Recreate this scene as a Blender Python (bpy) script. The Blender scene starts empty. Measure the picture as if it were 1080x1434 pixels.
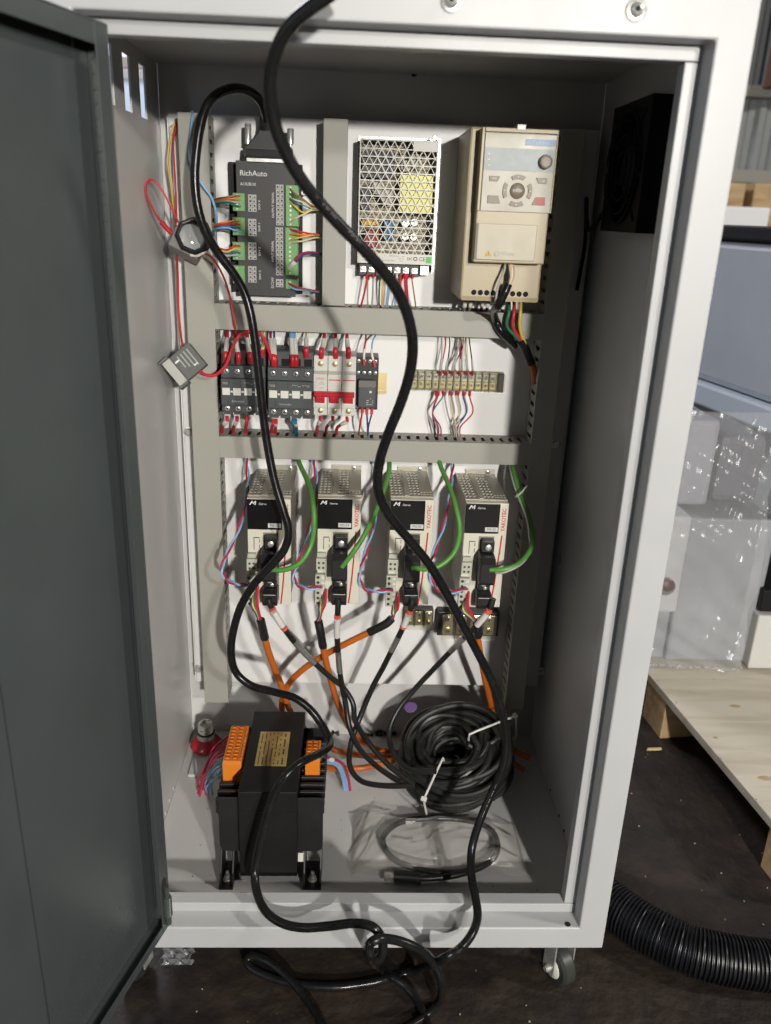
import bpy, bmesh, math, random
from mathutils import Vector, Matrix
random.seed(7)
S = bpy.context.scene
COL = S.collection

# ------------------------------------------------------------------ camera
RIGHT = Vector((0.99890, -0.03170, 0.03590)).normalized()
FWD = Vector((0.0421, 0.9380, -0.3440)).normalized()
DOWN = FWD.cross(RIGHT).normalized()
RIGHT = DOWN.cross(FWD).normalized()
CAM = Vector((-0.0592, -0.85, 0.9542))
FPX = 1142.76
cd = bpy.data.cameras.new('camera'); cam = bpy.data.objects.new('camera', cd); COL.objects.link(cam)
m = Matrix((RIGHT, -DOWN, -FWD)).transposed().to_4x4(); m.translation = CAM
cam.matrix_world = m
cd.sensor_fit = 'VERTICAL'; cd.sensor_height = 36.0; cd.lens = FPX / 1434.0 * 36.0
cd.clip_start = 0.02; cd.clip_end = 100
cd.dof.use_dof = True; cd.dof.focus_distance = 1.22; cd.dof.aperture_fstop = 4.4
S.camera = cam

# ------------------------------------------------------------------ world and lamps
w = bpy.data.worlds.new('World'); S.world = w; w.use_nodes = True
bg = w.node_tree.nodes['Background']; bg.inputs[0].default_value = (0.86, 0.91, 1.0, 1); bg.inputs[1].default_value = 0.013
def lamp(name, loc, power, rad, col):
    l = bpy.data.lights.new(name, 'POINT'); l.energy = power; l.shadow_soft_size = rad; l.color = col
    o = bpy.data.objects.new(name, l); COL.objects.link(o); o.location = loc; return o
lamp('workshop_lamp', (0.70, -3.10, 1.34), 450, 0.055, (1.0, 0.965, 0.895))
lamp('workshop_lamp', (0.84, -2.10, 1.52), 112, 0.06, (1.0, 0.965, 0.90))
lamp('workshop_lamp', (5.2, -1.2, 4.2), 850, 0.3, (1.0, 0.96, 0.9))
lamp('workshop_lamp', (-1.6, 3.4, 3.2), 270, 0.4, (0.93, 0.93, 1.0))  # added behind the cabinet to backlight the lilac disc
al = bpy.data.lights.new('daylight_doorway', 'AREA'); al.shape = 'RECTANGLE'; al.size = 2.4; al.size_y = 2.6; al.energy = 30; al.color = (0.66, 0.80, 1.0)
ao = bpy.data.objects.new('daylight_doorway', al); COL.objects.link(ao); ao.location = (-3.4, -3.2, 1.4)
ao.rotation_euler = (Vector((0.1, 0.2, 0.6)) - ao.location).to_track_quat('-Z', 'Y').to_euler()
S.view_settings.view_transform = 'Standard'; S.view_settings.look = 'None'
S.view_settings.exposure = -0.10; S.view_settings.gamma = 1.0
S.render.engine = 'CYCLES'
S.cycles.max_bounces = 8; S.cycles.diffuse_bounces = 2; S.cycles.transparent_max_bounces = 12

# ------------------------------------------------------------------ measuring helpers (photo pixel -> point on a real plane)
def ray(px, py):
    return RIGHT * ((px - 540) / FPX) + DOWN * ((py - 717) / FPX) + FWD
def P(px, py, Y):
    d = ray(px, py); return CAM + d * ((Y - CAM.y) / d.y)
def PZ(px, py, Z):
    d = ray(px, py); return CAM + d * ((Z - CAM.z) / d.z)
def PX(px, py, X):
    d = ray(px, py); return CAM + d * ((X - CAM.x) / d.x)
def fr(Y, x0, y0, x1, y1):
    a = P(x0, y0, Y); b = P(x1, y1, Y); return a.x, b.x, b.z, a.z      # x0,x1,z0,z1

# ------------------------------------------------------------------ materials
MATS = {}
def mat(name, col, rough=0.5, metal=0.0, var=0.0, scale=20.0, bump=0.0, bscale=200.0, coat=0.0, trans=0.0, spec=0.5, rvar=0.0, emit=0.0):
    if name in MATS: return MATS[name]
    mt = bpy.data.materials.new(name); mt.use_nodes = True; nt = mt.node_tree; b = nt.nodes['Principled BSDF']
    c = (*col, 1)
    b.inputs['Base Color'].default_value = c; b.inputs['Roughness'].default_value = rough; b.inputs['Metallic'].default_value = metal
    b.inputs['Specular IOR Level'].default_value = spec
    if coat: b.inputs['Coat Weight'].default_value = coat; b.inputs['Coat Roughness'].default_value = 0.15
    if trans: b.inputs['Transmission Weight'].default_value = trans
    if emit: b.inputs['Emission Color'].default_value = c; b.inputs['Emission Strength'].default_value = emit
    tc = nt.nodes.new('ShaderNodeTexCoord')
    if var or rvar:
        n = nt.nodes.new('ShaderNodeTexNoise'); n.inputs['Scale'].default_value = scale; n.inputs['Detail'].default_value = 6; n.inputs['Roughness'].default_value = 0.65
        nt.links.new(tc.outputs['Object'], n.inputs['Vector'])
        if var:
            r = nt.nodes.new('ShaderNodeValToRGB'); r.color_ramp.elements[0].position = 0.3; r.color_ramp.elements[1].position = 0.7
            r.color_ramp.elements[0].color = (*[x * (1 - var) for x in col], 1); r.color_ramp.elements[1].color = (*[min(1, x * (1 + var)) for x in col], 1)
            nt.links.new(n.outputs['Fac'], r.inputs['Fac']); nt.links.new(r.outputs['Color'], b.inputs['Base Color'])
        if rvar:
            mr = nt.nodes.new('ShaderNodeMapRange'); mr.inputs['To Min'].default_value = max(0.03, rough - rvar); mr.inputs['To Max'].default_value = min(1, rough + rvar)
            mr.inputs['From Min'].default_value = 0.3; mr.inputs['From Max'].default_value = 0.7
            nt.links.new(n.outputs['Fac'], mr.inputs['Value']); nt.links.new(mr.outputs['Result'], b.inputs['Roughness'])
    if bump:
        n2 = nt.nodes.new('ShaderNodeTexNoise'); n2.inputs['Scale'].default_value = bscale; n2.inputs['Detail'].default_value = 4
        bp = nt.nodes.new('ShaderNodeBump'); bp.inputs['Strength'].default_value = bump; bp.inputs['Distance'].default_value = 0.002
        nt.links.new(tc.outputs['Object'], n2.inputs['Vector']); nt.links.new(n2.outputs['Fac'], bp.inputs['Height']); nt.links.new(bp.outputs['Normal'], b.inputs['Normal'])
    MATS[name] = mt; return mt

WHITE = mat('white_powder_coat', (0.40, 0.402, 0.405), 0.42, var=0.03, scale=7, bump=0.07, bscale=600, rvar=0.05)
INNER = mat('inner_white_paint', (0.58, 0.572, 0.56), 0.30, var=0.04, scale=4, bump=0.012, bscale=300, rvar=0.03)
PANEL = mat('mounting_plate_paint', (0.72, 0.715, 0.705), 0.45, var=0.03, scale=6, rvar=0.08)
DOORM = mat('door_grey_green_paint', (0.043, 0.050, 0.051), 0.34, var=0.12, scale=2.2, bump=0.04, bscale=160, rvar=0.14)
DUCT = mat('duct_grey_plastic', (0.31, 0.302, 0.265), 0.55, var=0.03, scale=12)
BLACK = mat('black_plastic', (0.012, 0.012, 0.013), 0.42, var=0.2, scale=40)
BLACKM = mat('black_matte', (0.009, 0.009, 0.009), 0.5, spec=0.25, var=0.2, scale=30, bump=0.1, bscale=500)
HOLE = mat('dark_opening', (0.006, 0.006, 0.006), 0.9)
RUBBER = mat('black_cable_rubber', (0.009, 0.009, 0.0095), 0.24, var=0.25, scale=60, bump=0.04, bscale=300, rvar=0.06, spec=0.28)
RUBBER2 = mat('grey_black_cable', (0.013, 0.0135, 0.0125), 0.38, var=0.25, scale=50, rvar=0.08)
STEEL = mat('zinc_steel', (0.66, 0.65, 0.62), 0.30, metal=0.72, var=0.12, scale=60, rvar=0.08)
BRASS = mat('yellow_zinc', (0.62, 0.50, 0.26), 0.35, metal=0.9, var=0.15, scale=40)
GREEN = mat('green_terminal', (0.13, 0.30, 0.10), 0.45, var=0.08)
CHAR = mat('charcoal_plate', (0.024, 0.024, 0.023), 0.5, var=0.1, scale=20)
PRINT = mat('white_print', (0.62, 0.62, 0.60), 0.6)
PRINTD = mat('grey_print', (0.36, 0.36, 0.34), 0.6)
INK = mat('black_ink', (0.03, 0.03, 0.03), 0.6)
BEIGE = mat('inverter_beige', (0.365, 0.30, 0.185), 0.42, var=0.03, scale=14, bump=0.06, bscale=700)
SILVERP = mat('keypad_silver', (0.345, 0.32, 0.255), 0.42, metal=0.0, rvar=0.05)
TAUPE = mat('taupe_button', (0.15, 0.118, 0.08), 0.45)
GREYP = mat('display_film', (0.27, 0.30, 0.30), 0.48, metal=0.0, var=0.12, scale=50)
BLUEL = mat('blue_label', (0.03, 0.10, 0.24), 0.4)
REDB = mat('red_plastic', (0.46, 0.018, 0.028), 0.36, var=0.08)
REDW = mat('red_wire', (0.50, 0.022, 0.035), 0.4)
PINKW = mat('crimson_wire', (0.42, 0.02, 0.06), 0.4)
BLUEW = mat('light_blue_wire', (0.20, 0.40, 0.62), 0.4)
TEALW = mat('teal_wire', (0.03, 0.13, 0.20), 0.4)
NAVYW = mat('navy_wire', (0.035, 0.06, 0.20), 0.4)
YELW = mat('yellow_wire', (0.62, 0.45, 0.08), 0.4)
GREYW = mat('grey_wire', (0.36, 0.35, 0.33), 0.45)
CREAMW = mat('cream_wire', (0.60, 0.50, 0.32), 0.45)
BLKW = mat('black_wire', (0.015, 0.015, 0.016), 0.4)
GRNW = mat('dark_green_wire', (0.02, 0.16, 0.085), 0.4)
BRNW = mat('brown_wire', (0.30, 0.12, 0.05), 0.45)
ORNW = mat('orange_wire', (0.65, 0.20, 0.03), 0.45)
GREENC = mat('green_cable_jacket', (0.085, 0.265, 0.045), 0.40, var=0.06)
ORANGE = mat('orange_cable_jacket', (0.50, 0.115, 0.010), 0.45, var=0.08, scale=30)
ORANGET = mat('orange_terminal_plastic', (0.66, 0.19, 0.015), 0.45, var=0.05)
ORANGED = mat('orange_terminal_hole', (0.34, 0.06, 0.01), 0.6)
CREAM = mat('servo_cream', (0.61, 0.585, 0.485), 0.40, var=0.02, scale=20)
SERVOM = mat('servo_metal', (0.44, 0.41, 0.345), 0.42, metal=0.35, var=0.08, scale=30)
GLOSSB = mat('gloss_black_panel', (0.006, 0.006, 0.007), 0.18)
CONTG = mat('contactor_grey', (0.055, 0.062, 0.064), 0.45, var=0.06)
CONTD = mat('contactor_dark', (0.022, 0.024, 0.025), 0.5)
MCBW = mat('breaker_white', (0.54, 0.525, 0.48), 0.42, var=0.02)
OFFW = mat('off_white_plastic', (0.62, 0.61, 0.55), 0.45)
CLEARW = mat('white_sleeve', (0.66, 0.64, 0.61), 0.45, var=0.05, scale=50)
SALMON = mat('red_sleeve_band', (0.70, 0.13, 0.10), 0.45)
SILVER = mat('silver_sheath', (0.46, 0.46, 0.45), 0.32, metal=0.8, var=0.12, scale=80)
YTAPE = mat('yellow_tape', (0.62, 0.58, 0.16), 0.45)
GOLDL = mat('gold_label', (0.50, 0.36, 0.12), 0.36, metal=0.4, var=0.06)
CONNG = mat('connector_grey_green', (0.44, 0.44, 0.36), 0.5)
BAGCAP = mat('film_white', (0.8, 0.8, 0.8), 0.3)

def clear_mat(name, tint, gloss, rough, body, haze, wr=0.0, wscale=30):
    mt = bpy.data.materials.new(name); mt.use_nodes = True; nt = mt.node_tree; nt.nodes.clear()
    out = nt.nodes.new('ShaderNodeOutputMaterial'); tr = nt.nodes.new('ShaderNodeBsdfTransparent'); tr.inputs[0].default_value = (*tint, 1)
    gl = nt.nodes.new('ShaderNodeBsdfGlossy'); gl.inputs['Roughness'].default_value = rough
    df = nt.nodes.new('ShaderNodeBsdfDiffuse'); df.inputs[0].default_value = (*body, 1)
    m1 = nt.nodes.new('ShaderNodeMixShader'); m2 = nt.nodes.new('ShaderNodeMixShader')
    fz = nt.nodes.new('ShaderNodeFresnel'); fz.inputs['IOR'].default_value = 1.05
    ad = nt.nodes.new('ShaderNodeMath'); ad.operation = 'ADD'; ad.inputs[1].default_value = gloss; ad.use_clamp = True
    nt.links.new(fz.outputs[0], ad.inputs[0])
    m1.inputs[0].default_value = haze
    nt.links.new(tr.outputs[0], m1.inputs[1]); nt.links.new(df.outputs[0], m1.inputs[2])
    nt.links.new(ad.outputs[0], m2.inputs[0]); nt.links.new(m1.outputs[0], m2.inputs[1]); nt.links.new(gl.outputs[0], m2.inputs[2])
    nt.links.new(m2.outputs[0], out.inputs[0])
    if wr:
        tc = nt.nodes.new('ShaderNodeTexCoord'); n = nt.nodes.new('ShaderNodeTexNoise'); n.inputs['Scale'].default_value = wscale; n.inputs['Detail'].default_value = 5; n.inputs['Distortion'].default_value = 1.5
        bp = nt.nodes.new('ShaderNodeBump'); bp.inputs['Strength'].default_value = wr; bp.inputs['Distance'].default_value = 0.01
        nt.links.new(tc.outputs['Object'], n.inputs['Vector']); nt.links.new(n.outputs['Fac'], bp.inputs['Height']); nt.links.new(bp.outputs['Normal'], gl.inputs['Normal'])
    MATS[name] = mt; return mt
CLEARP = clear_mat('clear_polycarbonate', (0.94, 0.94, 0.90), 0.02, 0.08, (0.5, 0.5, 0.45), 0.05)
LENS = clear_mat('grey_clear_lens', (0.80, 0.82, 0.82), 0.10, 0.08, (0.62, 0.64, 0.64), 0.5)
BAG = clear_mat('poly_bag_film', (0.985, 0.98, 0.97), 0.035, 0.11, (0.78, 0.76, 0.72), 0.085, 0.6, 45)
FILM = clear_mat('stretch_film', (0.95, 0.95, 0.96), 0.02, 0.17, (0.66, 0.67, 0.69), 0.20, 0.55, 12)

# ------------------------------------------------------------------ mesh helpers
class MB:
    def __init__(s): s.v = []; s.f = []
    def add(s, vs, fs):
        o = len(s.v); s.v += [tuple(v) for v in vs]; s.f += [tuple(i + o for i in f) for f in fs]; return s
    def box(s, x0, x1, y0, y1, z0, z1, M=None):
        vs = [Vector((x, y, z)) for x in (x0, x1) for y in (y0, y1) for z in (z0, z1)]
        if M: vs = [M @ v for v in vs]
        return s.add(vs, [(0, 1, 3, 2), (4, 6, 7, 5), (0, 4, 5, 1), (2, 3, 7, 6), (0, 2, 6, 4), (1, 5, 7, 3)])
    def prism(s, poly, a, b, ax='y', M=None):
        n = len(poly)
        def mk(p, t):
            if ax == 'y': v = Vector((p[0], t, p[1]))
            elif ax == 'z': v = Vector((p[0], p[1], t))
            else: v = Vector((t, p[0], p[1]))
            return M @ v if M else v
        vs = [mk(p, a) for p in poly] + [mk(p, b) for p in poly]
        fs = [tuple(range(n))[::-1], tuple(range(n, 2 * n))] + [(i, (i + 1) % n, n + (i + 1) % n, n + i) for i in range(n)]
        return s.add(vs, fs)
    def lathe(s, c, ax, prof, n=20, caps=True):
        c = Vector(c); ax = Vector(ax).normalized(); u = ax.orthogonal().normalized(); v = ax.cross(u); k = len(prof)
        vs = [c + ax * h + (u * math.cos(2 * math.pi * i / n) + v * math.sin(2 * math.pi * i / n)) * r for (r, h) in prof for i in range(n)]
        fs = [(j * n + i, j * n + (i + 1) % n, (j + 1) * n + (i + 1) % n, (j + 1) * n + i) for j in range(k - 1) for i in range(n)]
        if caps: fs += [tuple(range(n))[::-1], tuple((k - 1) * n + i for i in range(n))]
        return s.add(vs, fs)
    def cyl(s, c, ax, r, h, n=16): return s.lathe(c, ax, [(r, 0), (r, h)], n)
    def tube(s, pts, r, n=8, rf=None):
        pts = [Vector(p) for p in pts]; k = len(pts); up = None; vs = []
        for i, p in enumerate(pts):
            t = (pts[min(k - 1, i + 1)] - pts[max(0, i - 1)])
            if t.length < 1e-9: t = Vector((0, 0, 1))
            t.normalize()
            if up is None: up = t.orthogonal().normalized()
            up = (up - t * up.dot(t))
            if up.length < 1e-6: up = t.orthogonal()
            up.normalize(); b = t.cross(up); rr = rf(i / (k - 1)) if rf else r
            vs += [p + (up * math.cos(2 * math.pi * j / n) + b * math.sin(2 * math.pi * j / n)) * rr for j in range(n)]
        fs = [(i * n + j, i * n + (j + 1) % n, (i + 1) * n + (j + 1) % n, (i + 1) * n + j) for i in range(k - 1) for j in range(n)]
        fs += [tuple(range(n))[::-1], tuple((k - 1) * n + j for j in range(n))]
        return s.add(vs, fs)
    def quadsheet(s, fn, nu, nv):
        vs = [fn(i / nu, j / nv) for j in range(nv + 1) for i in range(nu + 1)]
        return s.add(vs, [(j * (nu + 1) + i, j * (nu + 1) + i + 1, (j + 1) * (nu + 1) + i + 1, (j + 1) * (nu + 1) + i) for j in range(nv) for i in range(nu)])

def wloc(o):
    l = Vector((0, 0, 0))
    while o: l += o.location; o = o.parent
    return l
def obj(name, mb, mt, parent=None, bevel=0.0, smooth=False, seg=2):
    me = bpy.data.meshes.new(name); off = wloc(parent) if parent else Vector((0, 0, 0))
    me.from_pydata([tuple(Vector(v) - off) for v in mb.v], [], mb.f)
    bm = bmesh.new(); bm.from_mesh(me); bmesh.ops.recalc_face_normals(bm, faces=bm.faces); bm.to_mesh(me); bm.free()
    me.materials.append(mt); o = bpy.data.objects.new(name, me); COL.objects.link(o)
    if parent: o.parent = parent
    if smooth:
        me.polygons.foreach_set('use_smooth', [True] * len(me.polygons))
        try: me.set_sharp_from_angle(angle=math.radians(38))
        except Exception: pass
    if bevel:
        b = o.modifiers.new('bevel', 'BEVEL'); b.width = bevel; b.segments = seg; b.limit_method = 'ANGLE'; b.angle_limit = math.radians(50)
    return o
def tag(o, label, cat, group=None, kind=None):
    if label: o['label'] = label
    if cat: o['category'] = cat
    if group: o['group'] = group
    if kind: o['kind'] = kind
    return o
def thing(name, label, cat, loc=(0, 0, 0), group=None):
    o = bpy.data.objects.new(name, None); COL.objects.link(o); o.location = loc; o.empty_display_size = 0.02
    return tag(o, label, cat, group)
def box(name, x0, x1, y0, y1, z0, z1, mt, parent, bevel=0.0008, M=None):
    return obj(name, MB().box(x0, x1, y0, y1, z0, z1, M), mt, parent, bevel)
def copy_tree(o, parent=None):
    c = o.copy(); COL.objects.link(c); c.parent = parent
    for ch in o.children: copy_tree(ch, c)
    return c
def cr(pts, sub=8):
    pts = [Vector(p) for p in pts]; out = []
    q = [pts[0] * 2 - pts[1]] + pts + [pts[-1] * 2 - pts[-2]]
    for i in range(1, len(q) - 2):
        p0, p1, p2, p3 = q[i - 1:i + 3]
        for k in range(sub):
            t = k / sub
            out.append(0.5 * ((2 * p1) + (p2 - p0) * t + (2 * p0 - 5 * p1 + 4 * p2 - p3) * t * t + (3 * p1 - p0 - 3 * p2 + p3) * t ** 3))
    out.append(pts[-1]); return out
def pp(path): return [P(*p) for p in path]
def cable(name, path, r, mt, parent=None, n=12, sub=8, world=False):
    return obj(name, MB().tube(cr(path if world else pp(path), sub), r, n), mt, parent, smooth=True)
ROT = {'front': Matrix(((1, 0, 0), (0, 0, -1), (0, 1, 0))), }
def txt(s, x, y, z, h, mt, parent, name='lettering', rot=0.0, M=None, sx=1.0, bold=0.0, align='CENTER'):
    cu = bpy.data.curves.new(name, 'FONT'); cu.body = s; cu.size = h / 0.70; cu.align_x = align; cu.align_y = 'CENTER'; cu.resolution_u = 3; cu.offset = bold * h
    tmp = bpy.data.objects.new('tmp', cu); me = bpy.data.meshes.new_from_object(tmp); bpy.data.objects.remove(tmp); bpy.data.curves.remove(cu)
    base = M or Matrix(((1, 0, 0), (0, 0, -1), (0, 1, 0))).to_4x4()
    T = Matrix.Translation(Vector((x, y, z)) - (wloc(parent) if parent else Vector())) @ base @ Matrix.Rotation(rot, 4, 'Z') @ Matrix.Scale(sx, 4, (1, 0, 0))
    me.transform(T); me.materials.clear(); me.materials.append(mt)
    o = bpy.data.objects.new(name, me); COL.objects.link(o); o.parent = parent; return o
def dashes(name, x0, x1, z0, z1, y, rows, mt, parent, seed=1, fill=0.7, hh=0.45):
    rd = random.Random(seed); mb = MB(); dz = (z1 - z0) / rows
    for i in range(rows):
        x = x0; zc = z1 - (i + .5) * dz
        while x < x1 - 0.0008:
            wd = min(x1 - x, rd.uniform(.0012, .005))
            if rd.random() < fill: mb.box(x, x + wd, y - .0002, y, zc - dz * hh / 2, zc + dz * hh / 2)
            x += wd + .0009
    return obj(name, mb, mt, parent)
def screw(name, c, ax, r, mt, parent, h=0.0015):
    c = Vector(c); ax = Vector(ax); mb = MB().lathe(c, ax, [(r, 0), (r, h * .6), (r * .7, h)], 14)
    o = obj(name, mb, mt, parent, smooth=True)
    u = ax.orthogonal().normalized(); v = ax.cross(u).normalized(); M = Matrix((u, v, ax.normalized())).transposed().to_4x4(); M.translation = c + ax.normalized() * h
    M = M @ Matrix.Rotation(random.uniform(0, 3), 4, 'Z')
    s = MB().box(-r * .62, r * .62, -r * .13, r * .13, -.0001, .00012, M).box(-r * .13, r * .13, -r * .62, r * .62, -.0001, .00016, M)
    if parent is not None and parent.parent is None: obj('slot', s, HOLE, o if parent else None)
    return o

# ================================================================== SETTING
GZ = -0.115
def ground():
    mt = bpy.data.materials.new('dirty_concrete_floor'); mt.use_nodes = True; nt = mt.node_tree; b = nt.nodes['Principled BSDF']
    tc = nt.nodes.new('ShaderNodeTexCoord')
    n1 = nt.nodes.new('ShaderNodeTexNoise'); n1.inputs['Scale'].default_value = 5; n1.inputs['Detail'].default_value = 9; n1.inputs['Roughness'].default_value = .7
    n2 = nt.nodes.new('ShaderNodeTexNoise'); n2.inputs['Scale'].default_value = 26; n2.inputs['Detail'].default_value = 8
    r1 = nt.nodes.new('ShaderNodeValToRGB'); e = r1.color_ramp.elements; e[0].position = .32; e[0].color = (.0075, .0056, .0048, 1); e[1].position = .72; e[1].color = (.040, .025, .016, 1)
    mx = nt.nodes.new('ShaderNodeMixRGB'); mx.blend_type = 'MULTIPLY'; mx.inputs[0].default_value = .8
    r2 = nt.nodes.new('ShaderNodeValToRGB'); r2.color_ramp.elements[0].position = .3; r2.color_ramp.elements[0].color = (.35, .33, .32, 1); r2.color_ramp.elements[1].position = .7
    bp = nt.nodes.new('ShaderNodeBump'); bp.inputs['Strength'].default_value = .7; bp.inputs['Distance'].default_value = .01
    for n in (n1, n2): nt.links.new(tc.outputs['Object'], n.inputs['Vector'])
    nt.links.new(n1.outputs[0], r1.inputs[0]); nt.links.new(n2.outputs[0], r2.inputs[0]); nt.links.new(r1.outputs[0], mx.inputs[1]); nt.links.new(r2.outputs[0], mx.inputs[2])
    nt.links.new(mx.outputs[0], b.inputs['Base Color']); nt.links.new(n2.outputs[0], bp.inputs['Height']); nt.links.new(bp.outputs[0], b.inputs['Normal'])
    b.inputs['Roughness'].default_value = .62
    o = obj('ground', MB().box(-9, 12, -7, 12, GZ - .05, GZ), mt); o['kind'] = 'structure'; return o
ground()

# ================================================================== CABINET
XL, XR, H = -0.3565, 0.3056, 1.1527
BND, LIPW, LIPH, D1, DB, ZF = 0.037, 0.0156, 0.014, 0.0285, 0.4854, 0.005
cab = thing('electrical_cabinet', 'white sheet steel control cabinet with its door standing open', 'cabinet', (0, 0, 0))
def ring(name, x0, x1, z0, z1, wd, y0, y1, mt, parent, bevel):
    mb = MB(); o = [(x0, z0), (x1, z0), (x1, z1), (x0, z1)]; i = [(x0 + wd, z0 + wd), (x1 - wd, z0 + wd), (x1 - wd, z1 - wd), (x0 + wd, z1 - wd)]
    vs = [(p[0], y, p[1]) for y in (y0, y1) for p in o + i]; fs = []
    for k in range(4):
        a, b = k, (k + 1) % 4
        fs += [(a, b, 4 + b, 4 + a), (8 + a, 12 + a, 12 + b, 8 + b), (a, 8 + a, 8 + b, b), (4 + a, 4 + b, 12 + b, 12 + a)]
    mb.add(vs, fs); return obj(name, mb, mt, parent, bevel, seg=3)
ring('front_frame', XL, XR, 0, H, BND, 0, 0.030, WHITE, cab, 0.0022)
ix0, ix1, iz0, iz1 = XL + BND, XR - BND, BND, H - BND
box('frame_lip', ix0 - .002, ix1 - .0005, D1, D1 + .02, iz1 - LIPH, iz1 + .002, WHITE, cab, .0012)
box('frame_lip', ix0 - .002, ix1 - .0005, D1, D1 + .02, iz0 - .002, iz0 + LIPH, WHITE, cab, .0012)
box('frame_lip', ix1 - LIPW, ix1 + .002, D1 + .001, D1 + .02, iz0 + LIPH + .0004, iz1 - LIPH - .0004, WHITE, cab, .0012)
box('frame_lip', ix0 - .002, ix0 + LIPW, D1 + .001, D1 + .02, iz0 + LIPH + .0004, iz1 - LIPH - .0004, WHITE, cab, .0012)
# shell
box('right_wall', XR - .003, XR - .0004, .0305, DB + .002, 0.002, H - .002, INNER, cab, 0)
def back_wall():
    c = P(575, 990, DB); r = .0125; n = 48; x0, x1, z0, z1 = XL + .0035, XR - .0035, .002, H - .004; inn = []; out = []
    for i in range(n):
        a = 2 * math.pi * (i + .5) / n; dx, dz = math.cos(a), math.sin(a); inn.append((c.x + r * dx, c.z + r * dz))
        t = min(((x1 - c.x) / dx) if dx > 1e-9 else ((x0 - c.x) / dx) if dx < -1e-9 else 1e9, ((z1 - c.z) / dz) if dz > 1e-9 else ((z0 - c.z) / dz) if dz < -1e-9 else 1e9); out.append([c.x + t * dx, c.z + t * dz])
    for cx, cz in ((x0, z0), (x1, z0), (x1, z1), (x0, z1)):           # pull the nearest outline point into each corner
        k = min(range(n), key=lambda i: (out[i][0] - cx) ** 2 + (out[i][1] - cz) ** 2); out[k] = [cx, cz]
    vs = [(p[0], y, p[1]) for y in (DB, DB + .0025) for p in inn + out]; fs = []
    for i in range(n):
        j = (i + 1) % n; fs += [(i, j, n + j, n + i), (2 * n + i, 3 * n + i, 3 * n + j, 2 * n + j), (i, 2 * n + i, 2 * n + j, j), (n + i, n + j, 3 * n + j, 3 * n + i)]
    obj('back_wall', MB().add(vs, fs), INNER, cab)
back_wall()
box('floor_plate', XL + .0035, XR - .0035, .0305, DB - .0003, ZF - .003, ZF, INNER, cab, 0)
box('top_plate', XL + .0035, XR - .0035, .0305, DB - .0003, H - .0075, H - .0045, INNER, cab, 0)
# left wall with tall vent slots near the top
def slotwall():
    mb = MB(); x0, x1 = XL + .0004, XL + .003
    ys = []
    a0 = PX(171, 76, x1); a1 = PX(186, 158, x1); b0 = PX(194, 92, x1); b1 = PX(210, 165, x1)
    zt = (a0.z + b0.z) / 2 + .004; zb = (a1.z + b1.z) / 2 - .002
    wA = a1.y - a0.y; pitch = b0.y - a0.y
    s0 = a0.y
    slots = [s0 + k * pitch for k in range(-4, 6) if .06 < s0 + k * pitch and s0 + k * pitch + wA < DB - .02]
    mb.box(x0, x1, .0305, DB + .002, 0.002, zb); mb.box(x0, x1, .0305, DB + .002, zt, H - .002)
    y = .0305
    for q in slots:
        mb.box(x0, x1, y, q, zb, zt); y = q + wA * .98
    mb.box(x0, x1, y, DB + .002, zb, zt)
    obj('left_wall', mb, INNER, cab)
slotwall()
# cable entry plate at the rear of the floor, rivets, bolts
box('floor_ledge', XL + .020, XL + .17, .352, DB - .002, ZF + .0004, ZF + .006, INNER, cab, .001)
for q in [(243, 1105), (238, 1122), (234, 1140)]:
    c = PZ(*q, ZF + .006); screw('rivet', (XL + .0032, c.y, ZF + .008), (1, 0, 0), .003, INNER, cab)
for q in [(768, 1109), (781, 1145), (786, 1166)]:
    c = PZ(*q, ZF + .004); screw('rivet', (XR - .0032, c.y, ZF + .008), (-1, 0, 0), .0025, CHAR, cab)
for q in [(632, 1), (891, 14)]:
    c = P(*q, -.0002); mb = MB().lathe(c, (0, -1, 0), [(.0098, 0), (.0098, .0012), (.0088, .0016)], 24); bo = obj('frame_bolt', mb, STEEL, cab, smooth=True)
    obj('bolt_head', MB().lathe(c + Vector((0, -.0014, 0)), (0, -1, 0), [(.0066, 0), (.0062, .002), (.004, .0042), (.0012, .0046)], 20), STEEL, bo, smooth=True)
    obj('socket', MB().lathe(c + Vector((0, -.0061, 0)), (0, -1, 0), [(.0026, 0), (.0026, .0002)], 6), HOLE, bo)
c = P(795, 1293, -.0003); c = PZ(795, 1294, iz0 + .0003)
obj('bolt_hole', MB().lathe((c.x, c.y, iz0), (0, 0, 1), [(.0042, 0), (.0042, .0004)], 16), HOLE, cab)
c = P(580, 103, DB - .0005); obj('rivet', MB().lathe(c, (0, -1, 0), [(.0045, 0), (.003, .002)], 14), CHAR, cab, smooth=True)
c = P(575, 990, DB - .001)
LAV = mat('lilac_hole_light', (0.80, 0.62, 0.92), 0.5)  # lilac colour stands in for daylight seen through the round hole
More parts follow.
